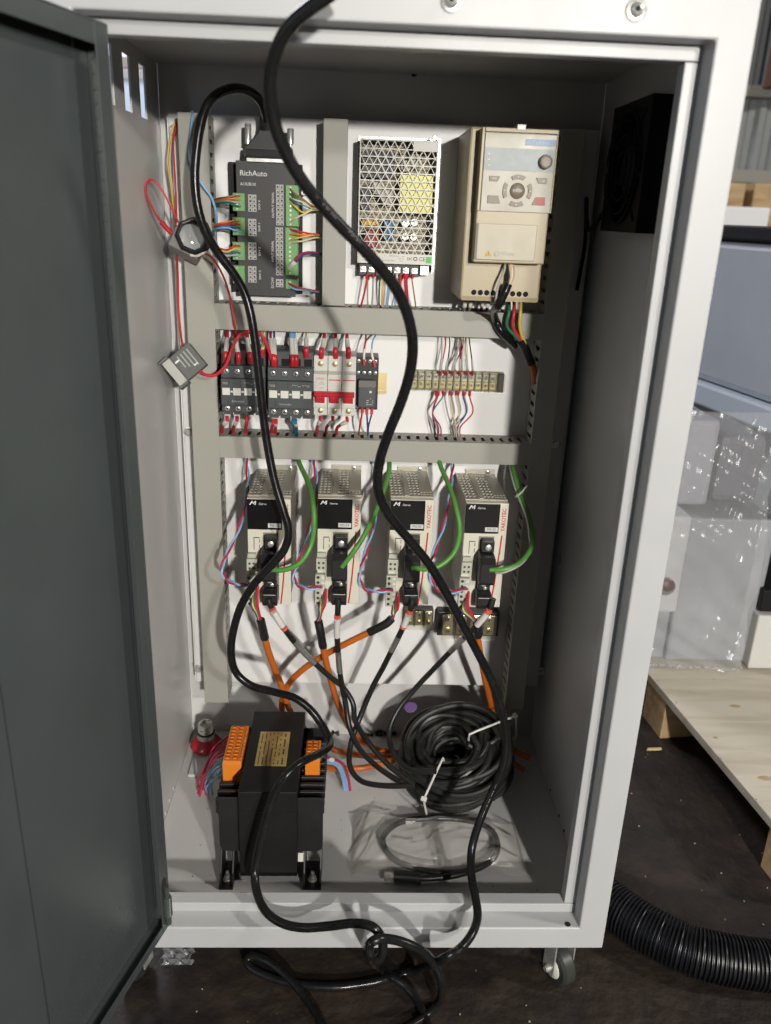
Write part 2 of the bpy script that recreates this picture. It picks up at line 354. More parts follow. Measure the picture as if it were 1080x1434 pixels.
# door ------------------------------------------------------------
def door():
    a = math.radians(16.5); ox, oy = -.2885, 0.0
    d = Vector((-math.sin(a), -math.cos(a), 0)); nrm = Vector((math.cos(a), -math.sin(a), 0))
    M = Matrix((d, nrm, Vector((0, 0, 1)))).transposed().to_4x4(); M.translation = Vector((ox, oy, 0))   # local: x along door, y towards the inside, z up
    z0, z1, wd, t = .048, 1.105, .628, .024
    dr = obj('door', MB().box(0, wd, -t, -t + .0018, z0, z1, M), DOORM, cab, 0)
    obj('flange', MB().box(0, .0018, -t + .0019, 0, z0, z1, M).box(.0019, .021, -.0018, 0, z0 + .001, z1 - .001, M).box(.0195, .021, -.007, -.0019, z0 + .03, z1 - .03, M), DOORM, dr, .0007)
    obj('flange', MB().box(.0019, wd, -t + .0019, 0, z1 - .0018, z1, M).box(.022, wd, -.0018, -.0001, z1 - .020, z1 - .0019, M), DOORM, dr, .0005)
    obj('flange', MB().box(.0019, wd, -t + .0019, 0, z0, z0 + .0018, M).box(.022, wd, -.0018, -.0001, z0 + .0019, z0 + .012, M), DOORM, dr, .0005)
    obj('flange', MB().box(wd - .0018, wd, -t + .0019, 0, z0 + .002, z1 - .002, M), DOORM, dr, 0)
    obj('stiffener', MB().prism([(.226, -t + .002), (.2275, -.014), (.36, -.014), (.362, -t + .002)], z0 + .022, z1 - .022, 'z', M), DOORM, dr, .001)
    # spring hinge pin near the bottom corner
    hb = M @ Vector((.012, .0006, 0))
    for zz in (.058, .078, .098): pass
    obj('hinge_slot', MB().prism([(.006, .092), (.006, .128), (.009, .133), (.014, .133), (.017, .128), (.017, .092)], .0001, .0006, 'y', M), HOLE, dr)
    cc = M @ Vector((.0115, .003, .070))
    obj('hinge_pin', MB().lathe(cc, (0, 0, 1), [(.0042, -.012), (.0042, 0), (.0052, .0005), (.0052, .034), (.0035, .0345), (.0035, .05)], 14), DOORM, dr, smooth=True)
    mb = MB()
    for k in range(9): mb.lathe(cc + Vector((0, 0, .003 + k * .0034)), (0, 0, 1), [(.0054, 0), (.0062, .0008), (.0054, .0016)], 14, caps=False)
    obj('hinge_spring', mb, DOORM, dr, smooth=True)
    mb = MB(); rd = random.Random(3)
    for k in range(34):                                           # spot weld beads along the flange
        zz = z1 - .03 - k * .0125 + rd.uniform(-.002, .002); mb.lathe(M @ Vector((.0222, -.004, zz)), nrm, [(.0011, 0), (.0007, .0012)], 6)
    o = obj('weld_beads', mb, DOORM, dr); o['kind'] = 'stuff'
door()
# casters
def caster(cx, cy, an):
    M = Matrix.Translation((cx, cy, 0)) @ Matrix.Rotation(an, 4, 'Z'); ax = (M.to_3x3() @ Vector((1, 0, 0))); wz = GZ + .0305
    b = obj('caster', MB().box(-.024, .024, -.024, .024, -.006, -.0005, M).lathe((cx, cy, -.020), (0, 0, 1), [(.013, 0), (.016, .004), (.016, .013)], 20), STEEL, cab, .001)
    obj('fork', MB().box(-.0195, -.017, -.012, .012, wz - .006, -.018, M).box(.017, .0195, -.012, .012, wz - .006, -.018, M).box(-.0169, .0169, -.012, .012, -.021, -.0185, M), STEEL, b, .0008)
    obj('wheel', MB().lathe(M @ Vector((-.0125, 0, wz)), ax, [(.012, 0), (.026, .001), (.0302, .005), (.0302, .020), (.026, .024), (.012, .025)], 28), mat('caster_tyre', (.03, .032, .03), .4), b, smooth=True)
    obj('hub', MB().lathe(M @ Vector((-.0145, 0, wz)), ax, [(.004, -.001), (.016, 0), (.018, .0018)], 24), OFFW, b, smooth=True)
    screw('axle_bolt', M @ Vector((-.0197, 0, wz)), -ax, .0055, STEEL, b, .005)
caster(.264, .050, .45); caster(P(222, 1338, .05).x - .034, .06, -.3); caster(.25, .43, .2); caster(-.30, .43, 1.0)

# ================================================================== MOUNTING PLATE, DUCTS
YP = 0.452
plate = thing('mounting_plate', 'large white steel back plate that carries all the components', 'plate', (-.02, YP, .14))
pxl, pxr, pz0, pz1 = -.334, .2915, .139, 1.078
box('sheet', pxl, pxr, YP, YP + .002, pz0, pz1, PANEL, plate, .0006)
obj('edge_fold', MB().box(pxl - .002, pxl - .0002, YP - .0005, YP + .022, pz0 + .004, pz1 - .004), PANEL, plate)
obj('edge_fold', MB().box(pxr + .0002, pxr + .002, YP - .0005, YP + .022, pz0 + .004, pz1 - .004), PANEL, plate)
for q in [(244, 183), (264, 604), (278, 936), (778, 621), (757, 940)]:
    c = P(*q, YP - .0002); sc = obj('plate_bolt', MB().lathe(c, (0, -1, 0), [(.0082, 0), (.0082, .0012), (.007, .0016)], 20), STEEL, plate, smooth=True)
    obj('nut', MB().lathe(c + Vector((0, -.0016, 0)), (0, -1, 0), [(.0055, 0), (.0055, .004), (.0045, .0048)], 6), STEEL, sc)
YF = 0.397
def duct(label, x0, x1, z0, z1, vert, pitch, yf=YF):
    t = thing('wiring_duct', label, 'wiring duct', ((x0 + x1) / 2, YP, z0), 'grey slotted wiring ducts')
    e = .0016
    box('cover', x0 - .0008, x1 + .0008, yf, yf + .0022, z0, z1, DUCT, t, .0009)
    obj('base', MB().box(x0 + .003, x1 - .003, YP - .0022, YP - .0004, z0 + .001, z1 - .001), DUCT, t)
    yb, y1, y2 = YP - .0023, YP - .015, yf + .013
    for side in (0, 1):
        mb = MB()
        if vert:
            a, b = (x0, x0 + e) if side == 0 else (x1 - e, x1); lo, hi = z0 + .0005, z1 - .0005
            bb = lambda u0, u1, ya, yb_: mb.box(a, b, ya, yb_, u0, u1)
        else:
            a, b = (z0, z0 + e) if side == 0 else (z1 - e, z1); lo, hi = x0 + .0005, x1 - .0005
            bb = lambda u0, u1, ya, yb_: mb.box(u0, u1, ya, yb_, a, b)
        bb(lo, hi, y1, yb); bb(lo, hi, yf + .0023, y2)
        n = int((hi - lo) / pitch); off = ((hi - lo) - n * pitch) / 2; sw = pitch * .36
        u = lo
        for k in range(n):
            c = lo + off + (k + .5) * pitch; bb(u, c - sw / 2, y2, y1); u = c + sw / 2
        bb(u, hi, y2, y1)
        obj('slotted_side', mb, DUCT, t)
    return t
lx0 = P(259.5, 385, YF).x; lx1 = P(298, 385, YF).x
rx0 = P(757, 500, YF).x; rx1 = P(786, 500, YF).x
zb = P(300, 984, YF).z
duct('tall duct down the left edge of the back plate', lx0, lx1, zb, pz1 - .004, True, .0175)
duct('tall shaded duct down the right edge of the back plate', rx0, rx1, P(722, 994, YF).z, pz1 - .004, True, .0175)
hx0, hx1, hz0, hz1 = fr(YF, 299.5, 424.5, 758, 476)
duct('upper horizontal duct above the contactors', lx1 + .001, rx0 - .001, hz0, hz1, False, .0155)
gx0, gx1, gz0, gz1 = fr(YF, 305, 611, 741, 652)
duct('lower horizontal duct above the servo drives', lx1 + .001, rx0 - .001, gz0, gz1, False, .0150)
sx0, sx1, sz0, sz1 = fr(YF, 454, 168, 484, 431)
duct('short vertical duct between controller board and power supply', sx0, sx0 + .0325, hz1 + .002, pz1 - .004, True, .0155)

# ================================================================== WIRES
def wire_bundle(label, wires, group=None, mats=None):
    p0 = P(*wires[0][0][0]) if not isinstance(wires[0][0][0], Vector) else wires[0][0][0]
    t = thing('wire_bundle', label, 'wires', p0, group)
    for wv in wires:
        path, mt, r = wv[0], wv[1], wv[2]
        cable('wire', path, r, mt, t, n=8, sub=6)
        if len(wv) > 3:
            for (k0, k1, m2, rr) in wv[3]:
                pts = cr(pp(path), 6); i0 = int(k0 * (len(pts) - 1)); i1 = max(i0 + 1, int(k1 * (len(pts) - 1)))
                obj('ferrule', MB().tube(pts[i0:i1 + 1], rr, 10), m2, t, smooth=True)
    return t

# ================================================================== CONTROLLER BOARD
def controller():
    yb, yf = YP - .0005, .412
    a = P(321, 227, yb); b = P(424, 411, yb)
    t = thing('controller_board', 'charcoal breakout controller board with green terminal blocks', 'controller', ((a.x + b.x) / 2, YP, b.z))
    box('base_plate', a.x, b.x, yb - .010, yb, b.z, a.z, BLACKM, t, .001)
    x0, x1, z0, z1 = fr(yf, 330, 224.5, 414, 416)
    box('housing', x0 + .001, x1 - .001, yf + .002, yb - .0101, z0 + .001, z1 - .001, CHAR, t, .001)
    box('face_plate', x0, x1, yf, yf + .0019, z0, z1, CHAR, t, .0006)
    S_ = lambda px, py: P(px, py, yf - .0003)
    for s, px, py, h, sx in [('RichAuto', 355, 243, .0072, 1.0), ('A1X/B1X', 347.5, 258, .0042, .95)]:
        c = S_(px, py); txt(s, c.x, c.y, c.z, h, PRINT, t, sx=sx)
    for s, px, py in [('X AXIS', 363, 287), ('Y AXIS', 363, 318), ('Z AXIS', 363.5, 352), ('C AXIS', 364, 385)]:
        c = S_(px, py); txt(s, c.x, c.y, c.z, .0030, PRINT, t, rot=-math.pi / 2)
    for s, px, py, h in [('OUTPUT SIGNAL', 382.5, 287, .0032), ('INPUT SIGNAL', 382, 352, .0032), ('DC24V', 382, 396, .0036)]:
        c = S_(px, py); txt(s, c.x, c.y, c.z, h, PRINT, t, rot=math.pi / 2)
    def table(px0, py0, px1, py1, rows):
        p = P(px0, py0, yf - .0001); q = P(px1, py1, yf - .0001); mb = MB(); mk = MB(); dz = (p.z - q.z) / rows
        rd = random.Random(int(py0)); mid = (p.x + q.x) / 2
        for k in range(rows):
            for (u, v) in ((p.x, mid - .0002), (mid + .0002, q.x)):
                zt = p.z - k * dz - .0002; zl = p.z - (k + 1) * dz + .0002
                mb.box(u, v, yf - .0003, yf - .0001, zl, zt)
                for j in range(2): 
                    wz = rd.uniform(.25, .45) * (zt - zl); cx = u + (v - u) * rd.uniform(.25, .5); mk.box(cx, cx + (v - u) * .35, yf - .0005, yf - .0003, zl + wz * .6, zl + wz * .6 + wz)
        o = obj('pin_table', mb, PRINTD, t); obj('pin_print', mk, CHAR, o)
    for (py0, py1) in ((272, 297), (306, 331), (339, 364), (372.5, 396)): table(347.5, py0, 359.5, py1, 4)
    table(386.5, 258, 397.5, 316, 9); table(386, 318, 397, 386, 11); table(386.5, 390.5, 397, 402.5, 2)
    def block(px0, py0, px1, py1, n):
        xx0, xx1, zz0, zz1 = fr(yf - .004, px0, py0, px1, py1)
        o = box('terminal_block', xx0, xx1, yf - .004, yf + .018, zz0, zz1, GREEN, t, .0006); dz = (zz1 - zz0) / n
        for k in range(n):
            zc = zz1 - (k + .5) * dz; xc = xx0 + (xx1 - xx0) * .38
            obj('clamp_screw', MB().lathe((xc, yf - .0042, zc), (0, -1, 0), [(.0016, 0), (.0013, .0004)], 10), STEEL if (k * 7 + n) % 3 else PRINT, o)
            obj('wire_entry', MB().box(xx0 + (xx1 - xx0) * .66, xx1 - .001, yf - .0044, yf - .0041, zc - dz * .27, zc + dz * .27), GREEN, o)
        return o
    for py in (270, 304, 338.5, 371.5): block(325.5, py, 343, py + 26, 4)
    block(400, 259, 418, 317.5, 9); block(399.5, 318.5, 417, 386, 11); block(400, 391, 417, 405, 2)
    c = P(425.5, 270, YP - .011); screw('mounting_screw', c, (0, -1, 0), .0045, STEEL, t, .003)
    # sub-D socket on top edge
    x0, x1, z0, z1 = fr(.42, 346, 217, 412, 227)
    box('d_socket', x0, x1, .412, .432, z0 - .004, z1 - .001, STEEL, t, .001)
    return t
controller()
# small wires of the controller
L = []
for k, (py, cols) in enumerate([(279, [BRNW, ORNW, GREYW, GRNW]), (314, [ORNW, REDW, TEALW, BLUEW]), (349, [REDW, YELW, TEALW, GREYW])]):
    for j, mt in enumerate(cols):
        L.append(([(297, py + 3 + j * 1.8, .425), (306, py - 1 + j * 2.2, .405), (318, py - 3 + j * 2.6 + (k == 2) * 4, .400), (329, py - 5 + j * 4.5, .402), (338, py - 4 + j * 5, .410)], mt, .0013))
wire_bundle('thin coloured wires running from left duct into the axis terminals', L)
L = []
for (y0, y1, y2, mt) in [(264, 280, 289, BRNW), (271, 282, 292, GRNW), (276, 284, 292, CREAMW), (279, 288, 293, TEALW), (282, 298, 292, YELW), (311, 300, 294, CREAMW)]:
    L.append(([(406, y0, .408), (414, (y0 + y1) / 2, .398), (426, y1, .400), (438, y2, .405), (452, y2 + 1, .43)], mt, .0013))
wire_bundle('thin coloured wires leaving the output signal terminals to the right', L)
L = []
for (y0, y1, y2, mt) in [(321, 326, 328, REDW), (328, 329, 329, ORNW), (336, 331, 329, YELW), (340, 337, 333, CREAMW)]:
    L.append(([(406, y0, .408), (416, (y0 + y1) / 2, .399), (428, y1, .400), (440, y2, .405), (452, y2, .43)], mt, .0013))
wire_bundle('red and cream wires leaving the upper input signal terminals', L)
wire_bundle('two crimson wires arching off the lower input signal terminals', [([(404, 374, .408), (411, 367, .399), (420, 357, .398), (432, 353, .400), (452, 355, .43)], PINKW, .0014, [(.0, .3, OFFW, .0020)]), ([(405, 377, .408), (413, 369, .399), (423, 358, .398), (436, 355, .400), (452, 357, .43)], NAVYW, .0014, [(.0, .3, OFFW, .0020)])])
wire_bundle('red and pale blue wires at the direct current terminal', [([(404, 397, .408), (414, 401, .399), (424, 404, .400), (440, 407, .405), (452, 409, .43)], REDW, .0013), ([(404, 400, .408), (413, 405, .399), (426, 406, .400), (440, 408, .405), (452, 409, .43)], BLUEW, .0013)])

# ================================================================== POWER SUPPLY
def psu():
    yf = .405
    x0, x1, z0, z1 = fr(yf, 504.5, 193, 605.5, 371.5)
    t = thing('power_supply', 'perforated steel switching power supply left of the beige inverter', 'power supply', ((x0 + x1) / 2, YP, z0))
    zl = z0 + (z1 - z0) * .085          # solid label strip
    tf = .0010
    hx = x1 - x0
    # case: back, sides, ends
    box('back_plate', x0 - .0025, x1 + .007, YP - .0035, YP - .0008, z0 - .012, z1 + .006, STEEL, t, .0004)
    obj('case_side', MB().box(x0, x0 + .0012, yf + tf, YP - .0036, z0, z1), mat('case_side_shade', (.10, .095, .09), .5, var=.3, scale=80), t)  # shade painted in: left side coloured darker than the steel one
    obj('case_side', MB().box(x1 - .0012, x1, yf + tf, YP - .0036, z0, z1).box(x1 + .0004, x1 + .0016, yf + .012, YP - .0036, z0 - .012, z1 + .004), STEEL, t)
    obj('case_end', MB().box(x0 + .0013, x1 - .0013, yf + tf, YP - .0036, z1 - .0012, z1).box(x0 + .0013, x1 - .0013, yf + tf, YP - .0036, z0, z0 + .0012), STEEL, t)
    mt = mat('case_steel_bright', (.50, .49, .45), .45, metal=.05, var=.05, scale=30)
    mb = MB(); y0, y1 = yf, yf + tf
    # frame strips + solid corner + label strip
    mb.box(x0, x0 + .0016, y0, y1, z0, z1); mb.box(x1 - .0016, x1, y0, y1, z0, z1); mb.box(x0 + .0017, x1 - .0017, y0, y1, z1 - .0022, z1); mb.box(x0 + .0017, x1 - .0017, y0, y1, z0, zl)
    nx0 = x0 + hx * .68; nz = z1 - (z1 - z0) * .085
    mb.box(nx0, x1 - .0017, y0, y1, nz, z1 - .0023)
    px_ = .0104; ph = .0104; sw = .00068
    rx0_, rx1_, rz0_, rz1_ = x0 + .0017, x1 - .0017, zl + .0001, z1 - .0023
    n = int((rz1_ - rz0_) / ph)
    for k in range(1, n + 1):
        zz = rz1_ - k * ph; xe = rx1_ if zz < nz else nx0
        if zz > rz0_ + .001: mb.box(rx0_, xe, y0 + .0001, y1, zz - sw, zz + sw)
    hs = px_ * 1.13 / 2
    for sgn in (1, -1):
        for k in range(-30, 40):
            xa = rx0_ + k * 2 * hs; 
            # line from (xa, rz1_) descending with slope sgn
            def pt(z): return xa + sgn * (rz1_ - z) / ph * hs
            zs = [rz1_, rz0_]; 
            # clip in x
            def zat(x): return rz1_ - (x - xa) / (sgn * hs) * ph
            za, zb_ = zat(rx0_), zat(rx1_); lo, hi = min(za, zb_), max(za, zb_); lo = max(lo, rz0_); hi = min(hi, rz1_)
            if hi - lo < .002: continue
            if hi > nz and pt(hi) > nx0 - .001:       # stop at the solid corner
                zc = min(nz, max(zat(nx0), lo)) if sgn > 0 else nz
                hi = nz if pt(nz) > nx0 else max(nz, min(hi, zat(nx0)))
                if hi - lo < .002: continue
            wx = sw * 1.1
            poly = [(pt(hi) - wx, hi), (pt(hi) + wx, hi), (pt(lo) + wx, lo), (pt(lo) - wx, lo)]
            poly = [(min(max(p[0], rx0_), rx1_), p[1]) for p in poly]
            mb.prism(poly, y0 + (.0002 if sgn > 0 else .0003), y1 - .0001, 'y')
    obj('perforated_cover', mb, mt, t)
    # components inside, seen through the lattice
    U = lambda u: x0 + hx * u
    V = lambda v: z1 - (z1 - z0) * v
    yi = YP - .006
    obj('circuit_board', MB().box(x0 + .002, x1 - .002, yi, yi + .0015, z0 + .002, z1 - .002), mat('board_tan', (.30, .26, .18), .6, var=.3, scale=60), t)
    obj('transformer_core', MB().box(U(.53), U(.96), yf + .006, yi, V(.575), V(.265)), YTAPE, t, .001)
    DK = mat('ferrite_dark', (.05, .04, .045), .5)
    obj('heatsink', MB().box(U(.04), U(.45), yf + .012, yi, V(.30), V(.09)), DK, t)
    obj('heatsink', MB().box(U(.04), U(.16), yf + .012, yi, V(.56), V(.36)), DK, t)
    for u, v, r in [(.25, .38, .010), (.38, .45, .011), (.72, .16, .010), (.60, .2, .008)]:
        obj('capacitor', MB().lathe((U(u), yf + .010, V(v)), (0, 1, 0), [(r * .9, 0), (r, .001), (r, yi - yf - .0102)], 20), mat('cap_grey', (.34, .31, .25), .5), t, smooth=True)
    for u, v in [(.63, .66), (.74, .65), (.63, .77), (.74, .77)]:
        obj('capacitor', MB().lathe((U(u), yf + .012, V(v)), (0, 1, 0), [(.0048, 0), (.0052, .001), (.0052, yi - yf - .0122)], 16), mat('cap_top', (.75, .74, .70), .35, metal=.4), t, smooth=True)
    obj('choke', MB().box(U(.05), U(.26), yf + .012, yi, V(.69), V(.63)), mat('varistor_yellow', (.55, .33, .03), .5), t, .001)
    obj('choke', MB().box(U(.10), U(.28), yf + .010, yi, V(.88), V(.73)), mat('choke_red', (.28, .03, .02), .5), t, .001)
    obj('choke', MB().box(U(.13), U(.28), yf + .012, yi, V(.945), V(.905)), mat('varistor_yellow', (.55, .33, .03), .5), t, .001)
    obj('choke', MB().box(U(.34), U(.48), yf + .012, yi, V(.80), V(.64)), mat('blue_part', (.05, .16, .26), .5), t, .001)
    # print on the label strip
    zc = (z0 + zl) / 2
    dashes('print_lines', U(.22), U(.62), zc - .004, zc + .0055, yf - .0001, 3, PRINTD, t, 5, .6)
    txt('CE', U(.86), yf - .0003, zc + .0005, .0055, INK, t); txt('O', U(.77), yf - .0003, zc + .0005, .0055, INK, t, bold=.02)
    txt('EAC', U(.695), yf - .0003, zc + .0005, .0042, INK, t, sx=.7)
    obj('green_mark', MB().box(U(.91), U(.985), yf - .0004, yf - .0001, zc - .0045, zc + .0045), mat('green_mark', (.06, .42, .06), .5), t)
    # screw terminals
    tx0, tx1, tz0, tz1 = fr(.425, 503, 372, 586, 388)
    tb = box('terminal_strip', tx0, tx1, .424, YP - .004, tz0, z0 - .0005, BLACK, t, .0006)
    for k in range(7):
        cx = tx0 + (tx1 - tx0) * (k + .5) / 7
        obj('terminal_screw', MB().box(cx - .0042, cx + .0042, .4225, .4238, tz0 + .005, tz1 - .001).lathe((cx, .4224, (tz0 + tz1) / 2 + .003), (0, -1, 0), [(.0038, 0), (.0034, .002), (.001, .0022)], 12), STEEL, tb, smooth=True)
        if k < 6: obj('divider', MB().box(cx + (tx1 - tx0) / 14 - .0006, cx + (tx1 - tx0) / 14 + .0006, .418, .4239, tz0, tz1), BLACK, tb)
    obj('end_tab', MB().box(tx1 + .002, x1 - .002, .43, YP - .004, tz0 + .002, z0 - .001), STEEL, t, .001)
    c = P(609, 193.5, yf + .01); screw('mounting_screw', c, (0, -1, 0), .004, STEEL, t, .003)
psu()
LW = []
for (px, ex, mt, r) in [(514, 506, REDW, .0015), (523, 521, GREYW, .0013), (536, 535, YELW, .0013), (540, 537, GREYW, .0013), (545, 541, BLUEW, .0015), (556, 549, BLUEW, .0012), (561, 560, REDW, .0016), (568, 569, REDW, .0020), (570, 571, PINKW, .0018), (578, 582, BRNW, .0010)]:
    LW.append(([(px, 384, .420), (px - .5, 394, .416), ((px + ex) / 2, 412, .417), (ex, 428, .425), (ex, 440, .435)], mt, r, [(.0, .18, REDW if mt in (REDW, PINKW, BRNW, GREYW) else OFFW, r * 1.6)]))
wire_bundle('coloured wires dropping from the power supply terminals into the duct', LW)

# ================================================================== INVERTER
def inverter():
    yf, yc = .312, .285
    x0, x1, z0, z1 = fr(yf, 659.5, 177, 754, 424)
    t = thing('frequency_inverter', 'beige frequency inverter with silver keypad at the top right', 'inverter', ((x0 + x1) / 2, YP, z0))
    box('body', x0, x1, yf, YP - .001, z0, z1, BEIGE, t, .003)
    a = P(676, 177.5, yc); b = P(762.5, 371, yc)
    cx0, cx1, cz0, cz1 = a.x, b.x, b.z, a.z
    box('front_cover', cx0, cx1, yc + .003, yf - .0005, cz0, cz1, BEIGE, t, .002)
    # raised rim round the keypad
    kx0, kx1, kz0, kz1 = fr(yc, 680.5, 185, 771, 299)
    rim = MB().box(cx0, kx0 - .0008, yc - .001, yc + .0029, kz0, cz1).box(kx1 + .0008, cx1, yc - .001, yc + .0029, kz0, cz1).box(kx0 - .0007, kx1 + .0007, yc - .001, yc + .0029, kz1 + .0008, cz1)
    obj('cover_rim', rim, BEIGE, t, .0008)
    kp = box('keypad', kx0, kx1, yc + .0005, yc + .0029, kz0, kz1, SILVERP, t, .0006)
    yk = yc + .0003
    K = lambda px, py: P(px, py, yk)
    dx0, dx1, dz0, dz1 = fr(yk, 680.5, 206, 776, 242)
    obj('display', MB().box(kx0 + .0006, kx1 - .0006, yk - .0002, yk + .0001, dz0, dz1), GREYP, kp)
    bx0, bx1, bz0, bz1 = fr(yk, 737.5, 194.5, 779, 205.5)
    obj('brand_label', MB().box(bx0 - .001, min(bx1, kx1 - .001), yk - .0003, yk + .0001, bz0, bz1), BLUEL, kp)
    txt('Fuling', (bx0 + bx1) / 2 - .001, yk - .0005, (bz0 + bz1) / 2, .0052, mat('pale_blue_print', (.25, .36, .5), .5), kp, sx=1.3)
    c = K(763.5, 227)
    obj('knob', MB().lathe((c.x, yk, c.z), (0, -1, 0), [(.0088, 0), (.0086, .006), (.0078, .0085), (.0062, .0088), (.0058, .0078), (.002, .0076)], 28), TAUPE, kp, smooth=True)
    obj('indicator_marks', MB().box(K(684, 216).x, K(684, 216).x + .002, yk - .0004, yk - .0002, K(684, 216).z, K(684, 216).z + .0016).box(K(684, 224).x, K(684, 224).x + .002, yk - .0004, yk - .0002, K(684, 224).z, K(684, 224).z + .0016).box(K(684, 232).x, K(684, 232).x + .002, yk - .0004, yk - .0002, K(684, 232).z, K(684, 232).z + .0016), PRINT, kp)
    c = K(724.5, 267.3); R1 = .0098
    e = obj('enter_button', MB().lathe((c.x, yk, c.z), (0, -1, 0), [(R1, 0), (R1, .001), (R1 * .92, .0016)], 32), TAUPE, kp, smooth=True)
    txt('ENTER', c.x, yk - .0019, c.z, .0034, PRINT, kp, sx=.85)
    for k in range(4):
        a0 = math.pi / 2 * k; mb = MB(); inn, out = .0142, .0195
        pts = [(c.x + inn * math.cos(a0 + s), c.z + inn * math.sin(a0 + s)) for s in [(-.5 + i * .125) for i in range(9)]] + [(c.x + out * math.cos(a0 + s), c.z + out * math.sin(a0 + s)) for s in [(.52 - i * .13) for i in range(9)]]
        obj('arrow_button', mb.prism(pts, yk - .0012, yk, 'y'), TAUPE, kp, .0003)
        mx, mz = c.x + .0168 * math.cos(a0), c.z + .0168 * math.sin(a0); q = .0011
        tri = [(mx + q * math.cos(a0 + s), mz + q * math.sin(a0 + s)) for s in (0, 2.1, 4.2)]
        obj('arrow_mark', MB().prism(tri, yk - .0015, yk - .0013, 'y'), PRINT, kp)
    def quadbtn(pts, mt, nm='corner_button'):
        obj(nm, MB().prism([(K(*p).x, K(*p).z) for p in pts][::-1], yk - .0011, yk, 'y'), mt, kp, .0003)
    quadbtn([(685.5, 246), (700.5, 247), (697, 254), (685, 253.5)], TAUPE)
    quadbtn([(751, 249), (766.5, 249.5), (765.5, 258), (754, 257)], TAUPE)
    quadbtn([(683, 273.5), (697.5, 274), (700.5, 285), (682.5, 284.5)], TAUPE)
    quadbtn([(750, 276), (763.5, 276.5), (763, 288), (744.5, 287)], TAUPE)
    obj('stop_button', MB().prism([(K(*p).x, K(*p).z) for p in [(750.5, 277.5), (762.5, 278), (762, 287), (749, 286.5)]][::-1], yk - .0014, yk - .0011, 'y'), mat('stop_red', (.38, .05, .05), .5), kp)
    txt('M', K(762, 254).x - .001, yk - .0014, K(761, 254).z, .0026, PRINT, kp); txt('PRG', K(692.5, 250).x, yk - .0014, K(692.5, 250).z, .0022, PRINT, kp)
    # lower flap
    x_0, x_1, z_0, z_1 = fr(yc, 673.5, 312.5, 748, 366)
    lf = obj('flap', MB().prism([(cx0 + .0005, yc + .002), (cx0 + .004, yc - .0005), ((x_0 + x_1) / 2, yc - .0018), (x_1, yc - .0003), (x_1 + .0005, yc + .002)], z_0, z_1, 'z'), mat('inverter_light', (.37, .335, .255), .45, metal=.05, rvar=.05), t, .0006)
    yt = yc - .0016
    def wm(px, py): return P(px, py, yt)
    p = wm(684, 355); tr = [(p.x - .0044, p.z - .0034), (p.x + .0044, p.z - .0034), (p.x, p.z + .0044)]
    obj('warning_mark', MB().prism(tr, yt - .0005, yt - .0002, 'y'), mat('amber', (.52, .27, .02), .5), lf); txt('!', p.x, yt - .0007, p.z - .0006, .0048, INK, lf)
    p = wm(696, 355.5); mb = MB(); n = 24
    for i in range(n):
        a0, a1 = 2 * math.pi * i / n, 2 * math.pi * (i + 1) / n; ri, ro = .0030, .0036
        mb.prism([(p.x + ri * math.cos(a0), p.z + ri * math.sin(a0)), (p.x + ro * math.cos(a0), p.z + ro * math.sin(a0)), (p.x + ro * math.cos(a1), p.z + ro * math.sin(a1)), (p.x + ri * math.cos(a1), p.z + ri * math.sin(a1))], yt - .0005, yt - .0002, 'y')
    mb.box(p.x - .0018, p.x + .0002, yt - .0005, yt - .0002, p.z - .0018, p.z - .0013)
    obj('clock_mark', mb, PRINTD, lf); p = wm(711, 355.5); txt('10min', p.x, yt - .0005, p.z, .0052, PRINTD, lf)
    p = P(730.5, 178.5, yc - .001); obj('latch', MB().box(p.x - .0055, p.x + .0055, yc - .0025, yf, p.z - .003, p.z + .0035), mat('latch_white', (.72, .70, .66), .4), t, .0006)
    for k in range(9):
        p = P(663.7 + k * 9.05, 409.3 + k * .36, yf - .0002); obj('vent_hole', MB().lathe(p, (0, -1, 0), [(.0037, 0), (.0037, .0002)], 18), HOLE, t)
    xa, xb, za, zb_ = fr(yf, 642, 414, 752, 424)
    obj('lower_ledge', MB().prism([(yf - .0035, za + .0005), (yf - .0004, za + .0005), (yf - .0004, zb_), ], x0 + .002, x1 - .002, 'x'), BEIGE, t)
inverter()
L = []
for k, px in enumerate((652, 660, 668, 676, 684)):
    L.append(([(px, 422, .40), (px - 1, 428, .395), (px - 2, 434, .41), (px - 2, 442, .43)], [GREYW, CREAMW, REDW, REDW, BLKW][k], .0022, [(0, .4, OFFW, .0032)]))
wire_bundle('short wires tucked under the beige inverter at its left', L)
sigc = thing('signal_cable', 'black sheathed signal cable with stripped cores below the inverter flap', 'cable', P(712, 372, .300))
cable('sheath', [(712, 398, .294), (706, 412, .292), (697, 428, .300), (692, 436, .35), (694, 448, .385), (704, 466, .385), (722, 484, .41)], .0058, RUBBER, sigc)
for k, (mt, dx) in enumerate([(GREYW, 0), (OFFW, 4), (BLKW, -3), (ORNW, 6), (YELW, 2), (GREYW, 7)]):
    cable('core', [(712 + dx * .9, 366, .304), (714 + dx * .9, 378, .296), (715 + dx * .6, 388, .294), (712 + dx * .3, 400, .294)], .0013, mt, sigc, n=8)
cable('core', [(708, 366, .304), (706, 380, .296), (698, 400, .294), (694, 420, .296), (690, 434, .33)], .0016, GREYW, sigc, n=8)
vc = thing('motor_cable', 'green red and yellow motor cores merging into orange cable beside right duct', 'cable', P(735, 500, .41))
for px, mt, e in [(713, GRNW, 0), (720, REDW, 1), (729, YELW, 2)]:
    cable('core', [(px, 420, .40), (px, 436, .383), (px - 3 + e, 456, .383), (px + 8 - e * 3, 470, .386), (731 + e * 2, 480, .392), (737, 490, .40)], .0027, mt, vc, n=10)
